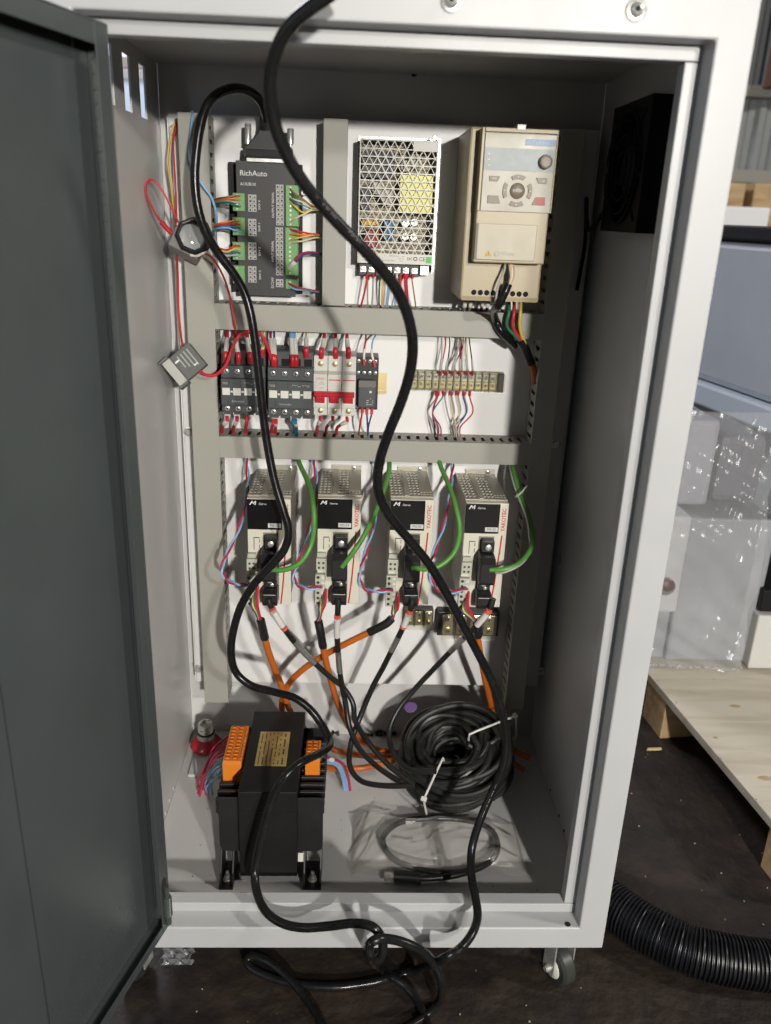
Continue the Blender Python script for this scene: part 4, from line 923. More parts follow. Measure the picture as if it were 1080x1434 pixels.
# ================================================================== LOOSE SWITCHES ON THE LEFT
def lampmod():
    c = P(267, 335, .36)
    t = thing('pilot_lamp', 'grey pilot lamp module with clear lens hanging on red wires', 'lamp', c)
    ax = Vector((.16, -.93, .33)).normalized(); u = Vector((.82, .25, -.50)); u = (u - ax * u.dot(ax)).normalized(); v = ax.cross(u)
    M = Matrix((u, v, ax)).transposed().to_4x4(); M.translation = c
    bd = MB().box(-.024, .020, -.022, .016, -.030, .004, M); obj('housing', bd, mat('lamp_grey', (.20, .19, .18), .45), t, .002)
    def pl(p): return M @ Vector(p)
    obj('bezel', MB().lathe(pl((.004, .004, .0042)), ax, [(.026, 0), (.0265, .006), (.0235, .010), (.0205, .009), (.020, .0002)], 8), BLACK, t, .0006)
    obj('lens', MB().lathe(pl((0, 0, .0046)), ax, [(.0185, 0), (.018, .005), (.013, .0085), (.004, .010)], 24), LENS, t, smooth=True)
    obj('contact', MB().lathe(pl((0, 0, .0135)), ax, [(.0022, 0), (.0016, .002)], 12), STEEL, t, smooth=True)
    obj('solder_tab', MB().tube([pl((.010, -.022, .006)), pl((.020, -.018, .008)), pl((.027, -.006, .006))], .0018, 8), OFFW, t, smooth=True)
lampmod()
def microsw():
    c = P(256, 514, .37)
    t = thing('micro_switch', 'small grey square switch block tilted over the left duct', 'switch', c)
    ax = Vector((-.05, -.97, .22)).normalized(); u = Vector((.62, .1, -.75)); u = (u - ax * u.dot(ax)).normalized(); v = ax.cross(u)
    M = Matrix((u, v, ax)).transposed().to_4x4(); M.translation = c
    if (M @ Vector((0, 1, 0)) - c).x < 0: M = M @ Matrix.Rotation(math.pi, 4, 'Z')
    obj('housing', MB().box(-.022, .020, -.006, .030, -.012, .004, M), mat('switch_grey', (.11, .115, .11), .5, var=.1), t, .0012)
    obj('terminal_cap', MB().box(-.022, .020, -.021, -.0065, -.012, .005, M), mat('switch_cap', (.42, .42, .38), .5), t, .0012)
    for s in (-.0258, .0203): obj('end_cheek', MB().box(s, s + .0035, -.024, -.007, -.013, .008, M), mat('switch_grey', (.11, .115, .11)), t, .0008)
    for s in (-.010, .010): obj('pin', MB().box(s - .0012, s + .0012, -.004 + (s > 0) * .020, .003 + (s > 0) * .020, .0042, .0058, M), STEEL, t)
    mb = MB()
    for k in range(4): mb.box(-.016, .004 + .003 * k, .003 + k * .006, .005 + k * .006, .0041, .0043, M)
    obj('print_lines', mb, PRINTD, t)
microsw()
rw = thing('red_wire', 'thin red wire looping beside the pilot lamp on the left wall', 'wire', P(230, 290, .38))
cable('wire', [(254, 160, .445), (248, 172, .430), (243, 200, .42), (245, 245, .41), (247, 290, .40), (246, 318, .385)], .0015, REDW, rw, n=8)
cable('wire', [(250, 312, .38), (240, 290, .375), (226, 265, .37), (213, 252, .365), (205, 258, .36), (206, 276, .36), (218, 300, .362), (236, 323, .368)], .0016, REDW, rw, n=8)
cable('crimp', [(226, 311, .364), (233, 319, .367), (240, 326, .37)], .0036, REDB, rw)
cable('wire', [(248, 358, .385), (249, 390, .41), (250, 430, .42), (253, 465, .41), (257, 494, .385)], .0017, REDW, rw, n=8)
rw2 = thing('red_wire', 'thin red wire from the pilot lamp across the left duct to the contactors', 'wire', P(310, 380, .385))
cable('wire', [(286, 354, .368), (298, 362, .375), (312, 385, .384), (321, 412, .386), (326, 436, .386), (329, 456, .388), (331, 470, .41), (333, 484, .43)], .0015, REDW, rw2, n=8)
rw3 = thing('red_wire', 'red wire looping from the small switch block up over the first contactor', 'wire', P(300, 525, .37))
cable('wire', [(278, 518, .368), (288, 525, .36), (302, 525, .36), (316, 512, .362), (324, 492, .365), (332, 474, .37), (344, 465, .375), (358, 464, .375), (368, 472, .375), (376, 488, .378), (380, 504, .382)], .0024, REDW, rw3, n=8)
yw = thing('yellow_wire', 'pale yellow wires along the left edge of the back plate', 'wire', P(238, 240, .44))
cable('wire', [(247, 166, .445), (239, 190, .440), (235, 225, .437), (240, 265, .435), (245, 300, .425), (250, 312, .40)], .0012, YELW, yw, n=8)
cable('wire', [(251, 168, .445), (241, 195, .440), (238, 230, .437), (243, 270, .435), (248, 304, .425)], .0012, CREAMW, yw, n=8)
cable('wire', [(247, 362, .40), (248, 420, .435), (250, 470, .44), (252, 490, .40)], .0012, OFFW, yw, n=8)
bw = tag(cable('blue_wire', [(270, 156, .40), (268, 180, .385), (265, 215, .387), (272, 240, .388), (286, 262, .388), (297, 278, .392), (303, 300, .40), (303, 318, .42), (300, 326, .435)], .0018, BLUEW), 'pale blue wire crossing the left duct beside the black cable loop', 'wire')
tag(cable('blue_wire', [(281, 158, .40), (274, 175, .385), (268, 200, .387), (266, 215, .388), (272, 232, .389)], .0013, GREYW), 'thin grey wire over the top of the left duct', 'wire')

# ================================================================== TRANSFORMER, E-STOP
def transformer():
    zf = ZF + .0005
    yF = PZ(375, 1236, zf).y
    tl = P(333, 1109.5, yF); tr_ = P(416, 1109.5, yF); zt = (tl.z + tr_.z) / 2
    yB = PZ(391, 996, zt).y
    x0, x1 = tl.x, tr_.x; xc = (x0 + x1) / 2
    t = thing('control_transformer', 'black control transformer with orange terminals standing on the cabinet floor', 'transformer', (xc, (yF + yB) / 2, ZF))
    box('winding_cover', x0, x1, yF, yB, zf + .012, zt, BLACKM, t, .0012)
    obj('cover_seam', MB().box(x0 + .0005, x1 - .0005, yF - .0008, yF - .0001, P(370, 1137, yF).z - .0006, P(370, 1137, yF).z), BLACK, t)
    lx0_, lx1_ = PZ(361, 1048, zt).x, PZ(404, 1048, zt).x; ly0, ly1 = PZ(382, 1073, zt).y, PZ(388, 1025, zt).y
    lab = obj('rating_label', MB().box(lx0_, lx1_, ly0, ly1, zt + .0001, zt + .0004), GOLDL, t)
    mb = MB(); rd = random.Random(11)
    for k in range(7):
        xx = lx0_ + (lx1_ - lx0_) * (.08 + k * .125); y = ly0 + .004
        while y < ly1 - .004:
            h = rd.uniform(.002, .007); 
            if rd.random() < .8: mb.box(xx, xx + (.0026 if k > 5 else .0016), y, min(y + h, ly1 - .003), zt + .00045, zt + .0006)
            y += h + .0012
    obj('label_print', mb, INK, lab)
    # laminated core with brackets
    yK = yF + .012; k0 = P(308, 1190, yK).x; k1 = P(452, 1190, yK).x; zk0 = P(370, 1192, yK).z; zk1 = P(370, 1118, yK).z
    box('core', k0 + .004, k1 - .004, yK + .004, yB - .02, zk0, zk1 - .034, BLACKM, t, .001)
    r = .012
    def plate_(xa, xb, ya):
        pts = [(xa, zk1), (xa, zk0 + r)] + [(xa + r - r * math.cos(s), zk0 + r - r * math.sin(s)) for s in (.4, .8, 1.2, 1.57)] + [(xb - r + r * math.sin(s), zk0 + r - r * math.cos(s)) for s in (0, .4, .8, 1.2)] + [(xb, zk0 + r), (xb, zk1)]
        return MB().prism(pts, ya, ya + .0025, 'y')
    obj('end_plate', plate_(k0, k1, yK), BLACK, t, .0005)
    obj('end_plate', plate_(k0, k1, yB - .018), BLACK, t, .0005)
    for (a, b) in ((k0 + .001, k0 + .0035), (x0 - .012, x0 - .0095), (x1 + .0095, x1 + .012), (k1 - .0035, k1 - .001)):
        obj('leg', MB().prism([(yK + .002, zk0 + .002), (yK - .026, zf), (yK + .03, zf), (yK + .03, zk0 + .002)], a, b, 'x'), BLACK, t, .0004)
    for (a, b) in ((k0 + .001, x0 - .0095), (x1 + .0095, k1 - .001)):
        ft = obj('foot', MB().box(a, b, yK - .026, yK + .03, zf, zf + .0022), BLACK, t, .0004)
        cx = (a + b) / 2; obj('foot_bolt', MB().lathe((cx, yK - .008, zf + .0023), (0, 0, 1), [(.0068, 0), (.0068, .0012), (.0052, .0013), (.0052, .006), (.003, .0062), (.003, .014), (.0022, .0148)], 12), STEEL, ft, smooth=True)
    obj('clear_tag', MB().box(x1 + .001, x1 + .009, yF + .006, yF + .007, P(422, 1211, yF).z, P(422, 1199, yF).z), OFFW, t)
    # ribbed bobbin cheeks
    zb1 = zt - .012
    for (s, e0, e1) in ((-1, P(303, 1100, yF + .03).x, x0 - .001), (1, x1 + .001, P(455, 1100, yF + .03).x)):
        bb = obj('bobbin', MB().box(e0 + .003, e1 - .003, yF + .014, yB - .03, zk1 - .034, zk1 - .016), BLACK, t, .002)
        for k in range(9):
            yy = yF + .017 + k * (yB - yF - .05) / 9
            obj('bobbin_rib', MB().box(e0, e1, yy, yy + .006, zk1 - .032, zk1 - .006), BLACK, bb, .0015)
    # orange terminal blocks
    def tblock(pa, pb, rows, cols, zt_):
        a = PZ(*pa, zt_); b = PZ(*pb, zt_)
        xa, xb, ya, yb = a.x, b.x, b.y, a.y
        if xb > x0 - .001 and xa < x0: xb = x0 - .001
        if xa < x1 + .001 and xb > x1: xa = x1 + .001
        o = obj('orange_terminals', MB().prism([(ya, zt_ - .036), (ya + .014, zt_ - .046), (yb, zt_ - .046), (yb, zt_), (ya + .004, zt_), (ya, zt_ - .004)], xa, xb, 'x'), ORANGET, t, .0008)
        mbh = []
        for r_ in range(rows):
            for c_ in range(cols):
                cx = xa + (xb - xa) * (.24 + c_ * .40 / max(1, cols - 1)); cy = ya + .006 + (yb - ya - .008) * (r_ + .5) / rows; dd = (yb - ya - .008) / rows * .28
                obj('clamp', MB().box(cx - .0035, cx + .0035, cy - dd, cy + dd, zt_ + .0001, zt_ + .0006), ORANGED, o)
                obj('clamp_lever', MB().prism([(cy - dd, zt_ + .0007), (cy + dd * .6, zt_ + .0007), (cy - dd, zt_ + .003)], cx - .003, cx + .003, 'x'), ORANGET, o)
        for r_ in range(rows): 
            cy = ya + .006 + (yb - ya - .008) * (r_ + .5) / rows
            obj('partition', MB().box(xb - .0025, xb - .0005, cy - .0022, cy + .0022, zt_ + .0001, zt_ + .0025), ORANGET, o)
    tblock((324, 1016), (338, 1068), 10, 2, zt + .004)
    tblock((430, 1036), (448, 1063), 5, 2, zt + .002)
    return zt, yF, yB, x0, x1
ZT, TYF, TYB, TX0, TX1 = transformer()
tw = thing('wire_bundle', 'red and pale blue wires at the left of the transformer', 'wires', PZ(300, 1070, .05))
rdw = random.Random(14)
for k in range(11):
    mt = PINKW if k < 6 else BLUEW; j1, j2, j3 = (rdw.uniform(-3, 3) for _ in range(3))
    pts = [PZ(322, 1030 + k * 4.6, ZT - .020), PZ(306 - (k < 6) * 4 + j1, 1046 + k * 3.8 + j2, .125), PZ(291 + j2 + k * .8, 1066 + k * 2.6 + j3, .085), PZ(281 + k * 1.2 + j1, 1088 + k * 1.2 + j2, .045), PZ(277 + k * 2.0 + j3, 1104 + j1 + (k % 3) * 5, ZF + .010)]
    obj('wire', MB().tube(cr(pts, 8), .0021, 8), mt, tw, smooth=True)
tw = thing('wire_bundle', 'red and pale blue wires curving down at the right of the transformer', 'wires', PZ(455, 1060, .1))
for k, (mt, dx) in enumerate(((PINKW, 3), (BLUEW, 0), (BLUEW, -4))):
    obj('wire', MB().tube(cr([PZ(444, 1060 + k * 3, ZT - .025), PZ(460 + dx, 1062 + k * 2, .12), PZ(476 + dx, 1070 + k, .09), PZ(484 + dx, 1088, .05), PZ(487 + dx, 1106, .015)], 8), .0030, 8), mt, tw, smooth=True)
obj('ferrule', MB().tube([PZ(459, 1062, .124), PZ(466, 1064, .116)], .0038, 10), OFFW, tw, smooth=True)
def estop():
    c = PZ(289, 1044, ZF + .0068); c.y = min(c.y, DB - .055); c = PZ(289, 1046, ZF + .007)
    t = thing('emergency_stop_button', 'red mushroom emergency stop lying head down on the cabinet floor', 'button', c)
    ax = Vector((0.02, -.05, 1)).normalized()
    obj('mushroom_head', MB().lathe(c, ax, [(.016, 0), (.0265, .002), (.0290, .007), (.0275, .012), (.020, .018), (.0150, .022)], 32), REDB, t, smooth=True)
    obj('collar', MB().lathe(c + ax * .0222, ax, [(.0150, 0), (.0158, .001), (.0158, .010), (.0150, .011)], 28), STEEL, t, smooth=True)
    mb = [(.0125, 0)]
    for k in range(6): mb += [(.0138, .0012 + k * .003), (.0125, .0026 + k * .003)]
    obj('threaded_barrel', MB().lathe(c + ax * .0334, ax, mb + [(.0125, .020), (.0105, .0202), (.010, .014)], 28), STEEL, t, smooth=True)
    obj('seal_ring', MB().lathe(c + ax * .0332, ax, [(.0162, 0), (.0165, .0012), (.0162, .0024)], 28), BLACK, t, smooth=True)
estop()

# ================================================================== COIL, BAG
def coil():
    cc = PZ(632, 1062, .085)
    t = thing('cable_coil', 'thick coil of black cable bound with white ties on the cabinet floor', 'cable coil', (cc.x, cc.y, ZF))
    ax = Vector((-.16, -.52, .84)).normalized(); u = Vector((1, 0, .15)); u = (u - ax * u.dot(ax)).normalized(); v = ax.cross(u)
    rd = random.Random(5); N = 63; seg = 48; pts = []
    R0 = .068
    slots = []
    for k in range(N):
        lay = k % 7; rw_ = k // 7; slots.append((R0 + (-.040 + .0092 * lay) + rd.uniform(-.002, .002), -.060 + .0108 * rw_ + .004 * (lay % 2) + rd.uniform(-.002, .002) - .0010 * (lay - 3) ** 2))
    for e_ in ((.030, -.050), (.022, -.056), (.036, -.058), (.014, -.052), (.028, -.062), (.007, -.058)): slots.append(e_)
    N = len(slots)
    rd.shuffle(slots); slots.sort(key=lambda s: s[1] + rd.uniform(-.02, .02))
    ph = [rd.uniform(0, 6.28) for _ in range(N)]
    for k in range(N):
        r0, h0 = slots[k]; r1, h1 = slots[(k + 1) % N] if k < N - 1 else slots[k]
        for i in range(seg):
            s = i / seg; sm = s * s * (3 - 2 * s); a = 2 * math.pi * s
            r = r0 + (r1 - r0) * sm + (.0045 * math.sin(2 * a + ph[k % 50]) + .0025 * math.sin(3 * a + 2 * ph[k % 50])) * min(1, r0 / .05); h = h0 + (h1 - h0) * sm + .0065 * math.sin(a + ph[k % 50] * 1.7) ; rx = 1.16
            pts.append(cc + u * (r * rx * math.cos(a)) + v * (r * .98 * math.sin(a)) + ax * h)
    lowest = min(p.z for p in pts) - .0055
    if lowest < ZF: pts = [p + Vector((0, 0, ZF - lowest)) for p in pts]; cc = cc + Vector((0, 0, ZF - lowest))
    obj('windings', MB().tube(pts, .0054, 9), RUBBER2, t, smooth=True)
    def tie(a, squeeze=1.0):
        q = []
        for i in range(25):
            b = 2 * math.pi * i / 24
            # rounded rectangle around the bundle section
            rr = .027 * max(abs(math.cos(b)), .0) ; cxr = math.copysign(min(abs(math.cos(b)) * 1.35, 1), math.cos(b)) * .038; cxh = math.copysign(min(abs(math.sin(b)) * 1.35, 1), math.sin(b)) * .052
            q.append(cc + (u * math.cos(a) * 1.16 + v * math.sin(a) * .98) * (R0 - .002 + cxr) + ax * (cxh - .008))
        o = obj('cable_tie', MB().tube(q, .0019, 6), CLEARW, t, smooth=True)
        tang = (-u * math.sin(a) + v * math.cos(a))
        k = q[6] if True else q[0]
        obj('tie_head', MB().box(-.0045, .0045, -.0035, .0035, -.0015, .0045, Matrix.Translation(q[3]) @ Matrix((tang, (u * math.cos(a) + v * math.sin(a)), ax)).transposed().to_4x4()), CLEARW, o, .0005)
    tie(-2.05); tie(.30)
    return cc
coil()
LAV_c = P(575, 990, DB - .0004)
tr_ = LAV.node_tree.nodes.new('ShaderNodeBsdfTranslucent'); tr_.inputs[0].default_value = (.80, .62, .92, 1); ms_ = LAV.node_tree.nodes.new('ShaderNodeMixShader'); ms_.inputs[0].default_value = .75
LAV.node_tree.links.new(LAV.node_tree.nodes['Principled BSDF'].outputs[0], ms_.inputs[1]); LAV.node_tree.links.new(tr_.outputs[0], ms_.inputs[2]); LAV.node_tree.links.new(ms_.outputs[0], LAV.node_tree.nodes['Material Output'].inputs[0])
tag(obj('hole_light_disc', MB().lathe(LAV_c + Vector((0, .001, 0)), (0, -1, 0), [(.0124, 0), (.0124, .0001)], 32), LAV), 'round lilac disc standing in for daylight through the back wall hole above the coil', 'light disc')
def bag():
    zb_ = ZF + .002
    cor = [PZ(494, 1132, .018), PZ(724, 1142, .022), PZ(742, 1216, .015), PZ(490, 1232, .006)]
    t = thing('plastic_bag', 'clear plastic bag holding a black lead at the front of the cabinet floor', 'bag', PZ(610, 1190, ZF))
    rd = random.Random(8); ph = [rd.uniform(0, 6) for _ in range(8)]
    def surf(zo, amp):
        def fn(a, b):
            p = (cor[0] * (1 - a) + cor[1] * a) * (1 - b) + (cor[3] * (1 - a) + cor[2] * a) * b
            e = min(a, 1 - a, b, 1 - b); bulge = min(1, e * 6)
            z = ZF + .0022 + (zo * bulge) + amp * (math.sin(a * 23 + b * 9 + ph[0]) * .5 + math.sin(a * 11 - b * 17 + ph[1]) * .7 + math.sin(a * 41 + b * 31 + ph[2]) * .3) * bulge
            dx = .006 * math.sin(b * 9 + ph[3]) * (1 if a in (0, 1) else 0) ; dy = .006 * math.sin(a * 11 + ph[4])
            return Vector((p.x + dx, max(p.y + dy, .055), max(z, ZF + .001)))
        return fn
    obj('top_film', MB().quadsheet(surf(.021, .0028), 110, 70), BAG, t, smooth=True)
    obj('seam', MB().tube([cor[1] * (1 - i / 12) + cor[2] * (i / 12) + Vector((-.004, 0, ZF + .003 - (cor[1] * (1 - i / 12) + cor[2] * (i / 12)).z)) for i in range(13)], .0012, 6), BAG, t, smooth=True)
    us = thing('usb_lead', 'black lead with silver plug coiled inside the clear bag', 'lead', PZ(620, 1190, ZF))
    zz = ZF + .011
    path = [(560, 1228), (600, 1230), (645, 1224), (685, 1208), (697, 1185), (685, 1160), (650, 1148), (600, 1146), (560, 1152), (538, 1170), (540, 1190), (560, 1208), (600, 1220), (640, 1222), (665, 1216)]
    pts = [PZ(x, y, zz + .001 * math.sin(i)) for i, (x, y) in enumerate(path)]
    obj('lead', MB().tube(cr(pts, 10), .0048, 10), RUBBER2, us, smooth=True)
    a = PZ(552, 1227, zz); b = PZ(572, 1228, zz); obj('plug_body', MB().tube([a, a.lerp(b, .3), b, PZ(590, 1230, zz)], .0085, 12), BLACK, us, smooth=True)
    obj('plug_shell', MB().box(PZ(538, 1226, zz).x, a.x, a.y - .006, a.y + .006, zz - .003, zz + .003), STEEL, us, .0005)
    a = PZ(575, 1150, zz + .008); obj('plug_tip', MB().box(a.x - .008, a.x + .008, a.y - .004, a.y + .004, a.z - .003, a.z + .003), STEEL, us, .0005)
bag()

# ================================================================== FAN ON RIGHT WALL
FANM = mat('fan_black', (0.004, 0.004, 0.005), 0.7, spec=0.12)
def fan():
    xw = XR - .0031
    a = PX(848, 150, xw - .03); 
    y0, y1 = PX(885, 330, xw - .035).y, PX(850, 320, xw - .035).y
    z0, z1 = PX(870, 325, xw - .035).z, PX(870, 150, xw - .035).z
    s = (z1 - z0); yc = max(min((y0 + y1) / 2, .33), .22); h = s / 2; zc = (z0 + z1) / 2
    t = thing('cooling_fan', 'black cooling fan on the dark right wall', 'fan', (xw, yc, z0))
    X0 = xw - .038; mb = MB(); n = 32; ri = h * .88
    out = []
    for i in range(n):
        a0 = 2 * math.pi * i / n; c_, s_ = math.cos(a0), math.sin(a0); q = max(abs(c_), abs(s_)); out.append((yc + h * c_ / q, zc + h * s_ / q))
    inn = [(yc + ri * math.cos(2 * math.pi * i / n), zc + ri * math.sin(2 * math.pi * i / n)) for i in range(n)]
    vs = [(X0, *p) for p in out] + [(X0, *p) for p in inn] + [(xw, *p) for p in out] + [(xw, *p) for p in inn]; fs = []
    for i in range(n):
        j = (i + 1) % n; fs += [(i, j, n + j, n + i), (2 * n + i, 3 * n + i, 3 * n + j, 2 * n + j), (i, 2 * n + i, 2 * n + j, j), (n + i, n + j, 3 * n + j, 3 * n + i)]
    obj('frame', mb.add(vs, fs), FANM, t)
    hb = obj('hub', MB().lathe((X0 + .004, yc, zc), (1, 0, 0), [(h * .36, 0), (h * .38, .003), (h * .38, .030)], 24), FANM, t, smooth=True)
    for k in range(7):
        a0 = 2 * math.pi * k / 7; q = []
        vs = []
        for r, tw_ in ((h * .37, .35), (h * .60, .30), (h * .85, .25)):
            for sg, xx in ((-tw_, X0 + .007), (tw_, X0 + .026)): vs.append((xx, yc + r * math.cos(a0 + sg), zc + r * math.sin(a0 + sg)))
        mbb = MB().add(vs, [(0, 1, 3, 2), (2, 3, 5, 4)]); b = obj('blade', mbb, FANM, hb); sm = b.modifiers.new('thick', 'SOLIDIFY'); sm.thickness = .0015
    mb = MB()
    for rr in (.25, .5, .72, .88):
        pts = [(X0 - .004, yc + h * rr * math.cos(2 * math.pi * i / 40), zc + h * rr * math.sin(2 * math.pi * i / 40)) for i in range(41)]; mb.tube(pts, .0011, 6)
    for k in range(4):
        a0 = math.pi / 4 + k * math.pi / 2; mb.tube([(X0 - .004, yc + h * .25 * math.cos(a0), zc + h * .25 * math.sin(a0)), (X0 - .001, yc + h * 1.15 * math.cos(a0), zc + h * 1.15 * math.sin(a0))], .0013, 6)
    obj('finger_guard', mb, FANM, t, smooth=True)
    cable('lead', [Vector((X0, yc + h * .7, z0 + .03)), Vector((X0 - .01, yc + h + .02, z0)), Vector((X0 - .01, yc + h + .05, z0 + .04)), Vector((xw - .02, .43, z0 - .02)), Vector((xw - .02, .445, z0 - .09))], .0028, FANM, t, world=True)
fan()

# ================================================================== BIG BLACK CABLES
def dconn():
    y = .420
    t = thing('controller_cable', 'black cable with trapezoid plug looping from the controller down over the transformer', 'cable', P(372, 170, .42))
    A_ = lambda px, py: (P(px, py, y).x, P(px, py, y).z)
    poly = [A_(*p) for p in [(342, 221), (343, 206), (348, 203), (362, 187), (364, 182), (384, 183), (386, 188), (402, 205), (410, 208), (411, 224)]][::-1]
    obj('plug_hood', MB().prism(poly, y - .012, y + .008, 'y'), BLACK, t, .0015)
    hp = [A_(*p) for p in [(346, 219), (346, 209), (409, 212), (409, 222)]][::-1]
    obj('plug_band', MB().prism(hp, y - .0135, y - .0121, 'y'), BLACKM, t, .0006)
    for px in (347.5, 407):
        a = P(px, 205, y - .004); b = P(px, 173 if px < 380 else 180, y - .004); mb = MB()
        obj('thumb_screw', MB().lathe(a, (b - a), [(.0025, 0), (.0025, .002), (.0048, .003), (.0048, (b - a).length - .001), (.004, (b - a).length)], 14), STEEL, t, smooth=True)
    rel = [P(374, 184, y - .002), P(373.5, 178, y - .002), P(373, 172, y - .003), P(372, 164, y - .008)]
    obj('strain_relief', MB().tube(rel, 0.0100, 14, lambda s: .0120 - .0035 * s), BLACK, t, smooth=True)
    p = [(373, 174, .417), (371, 158, .40), (362, 138, .37), (345, 126, .345), (325, 124, .325), (304, 132, .31), (289, 150, .30), (280, 180, .295), (275, 215, .292), (273, 250, .29), (277, 290, .288), (288, 325, .285), (306, 355, .28), (325, 380, .278), (340, 405, .275), (350, 435, .272), (357, 475, .270), (362, 520, .268), (368, 575, .266), (375, 625, .262), (385, 675, .255), (397, 715, .248), (404, 742, .244), (399, 768, .24), (380, 792, .238), (356, 818, .238), (337, 850, .24), (326, 888, .24), (324, 918, .24), (331, 942, .24), (352, 960, .235), (384, 969, .228), (412, 977, .222), (434, 993, .215), (450, 1014, .205), (461, 1034, .19), (460, 1046, .165), (446, 1056, .135), (425, 1066, .105), (403, 1084, .085), (385, 1110, .078), (373, 1145, .072), (363, 1185, .066), (357, 1222, .055), (361, 1254, .03), (374, 1278, .004), (396, 1293, -.012), (425, 1299, -.020), (460, 1297, -.03), (495, 1293, -.045), (520, 1297, -.06), (534, 1312, -.065), (536, 1332, -.068), (529, 1345, -.07), (518, 1338, -.075), (517, 1324, -.08), (530, 1315, -.078), (556, 1317, -.068), (588, 1330, -.065), (608, 1350, -.06), (619, 1378, -.06)]
    pts = pp(p); zf = GZ + .0062
    pts += [PZ(615, 1402, zf + .006), PZ(598, 1422, zf), PZ(570, 1440, zf), PZ(520, 1470, zf)]
    pts = [Vector((q.x, q.y, max(q.z, zf))) for q in pts]
    obj('jacket', MB().tube(cr(pts, 8), .0060, 14), RUBBER, t, smooth=True)
dconn()
def maincable():
    p = [(500, -40, -0.1), (462, -8, -0.093), (436, 10, -0.0891), (412, 30, -0.0847), (394, 55, -0.0792), (383, 85, -0.0727), (378, 118, -0.0654), (381, 155, -0.0592), (392, 195, -0.0525), (412, 236, -0.0457), (440, 275, -0.0355), (474, 313, -0.0251), (508, 348, -0.0155), (537, 380, -0.0045), (558, 410, 0.006), (572, 445, 0.0183), (578, 482, 0.0291), (574, 522, 0.0406), (561, 565, 0.0529), (543, 610, 0.0657), (531, 650, 0.0756), (530, 688, 0.084), (545, 722, 0.0916), (575, 758, 0.0996), (603, 793, 0.1043), (626, 832, 0.1095), (647, 872, 0.1147), (667, 910, 0.1197), (687, 950, 0.125), (702, 992, 0.125), (709, 1035, 0.125), (704, 1074, 0.1174), (688, 1112, 0.11), (672, 1150, 0.095), (661, 1188, 0.08), (660, 1222, 0.055), (665, 1252, 0.025), (669, 1282, -0.005), (662, 1306, -0.03), (645, 1328, -0.05), (620, 1343, -0.07)]
    pts = pp(p); zf = GZ + .0062
    pts += [PZ(585, 1357, zf + .012), PZ(531, 1374, zf), PZ(476, 1382, zf), PZ(425, 1380, zf), PZ(388, 1372, zf), PZ(356, 1358, zf + .004), PZ(346, 1346, zf + .008), PZ(356, 1340, zf + .012), PZ(378, 1348, zf + .010), PZ(405, 1370, zf + .006), PZ(430, 1400, zf), PZ(450, 1432, zf), PZ(468, 1480, zf)]
    o = obj('power_cable', MB().tube(cr(pts, 8), .0059, 14), RUBBER, None, smooth=True)
    tag(o, 'thick black cable hanging in front of the cabinet from top to floor', 'cable')
    zf2 = GZ + .0062
    q = [P(517, 1322, -.092), P(519, 1338, -.098), PZ(532, 1356, zf2 + .020), PZ(552, 1370, zf2 + .014), PZ(575, 1388, zf2 + .004), PZ(590, 1412, zf2), PZ(600, 1440, zf2), PZ(606, 1480, zf2)]
    tag(obj('power_cable', MB().tube(cr(q, 8), .0060, 12), RUBBER, None, smooth=True), 'black cable strand running from the knot towards the bottom of the photo', 'cable')
maincable()

# ================================================================== RIGHT BACKGROUND
def hose():
    hz = GZ + .037
    path = [PZ(790, 1195, hz), PZ(825, 1240, hz), PZ(860, 1270, hz), PZ(910, 1303, hz), PZ(966, 1330, hz), PZ(1020, 1344, hz), PZ(1080, 1352, hz), PZ(1150, 1352, hz), PZ(1240, 1340, hz)]
    pts = cr(path, 40); Lc = [0]
    for a, b in zip(pts, pts[1:]): Lc.append(Lc[-1] + (b - a).length)
    tot = Lc[-1]; N = int(tot / .00085); res = []; j = 0
    for i in range(N):
        s = tot * i / (N - 1)
        while j < len(Lc) - 2 and Lc[j + 1] < s: j += 1
        f = (s - Lc[j]) / max(1e-9, Lc[j + 1] - Lc[j]); res.append(pts[j].lerp(pts[j + 1], min(1, f)))
    o = obj('corrugated_hose', MB().tube(res, .045, 24, lambda s: .0345 + .0024 * math.tanh(2.2 * math.sin(s * tot / .0058 * 2 * math.pi))), mat('hose_black', (.006, .006, .008), .36, var=.2), None, smooth=True)
    tag(o, 'black corrugated hose curving over the floor at the lower right', 'hose')
hose()
WOOD = None
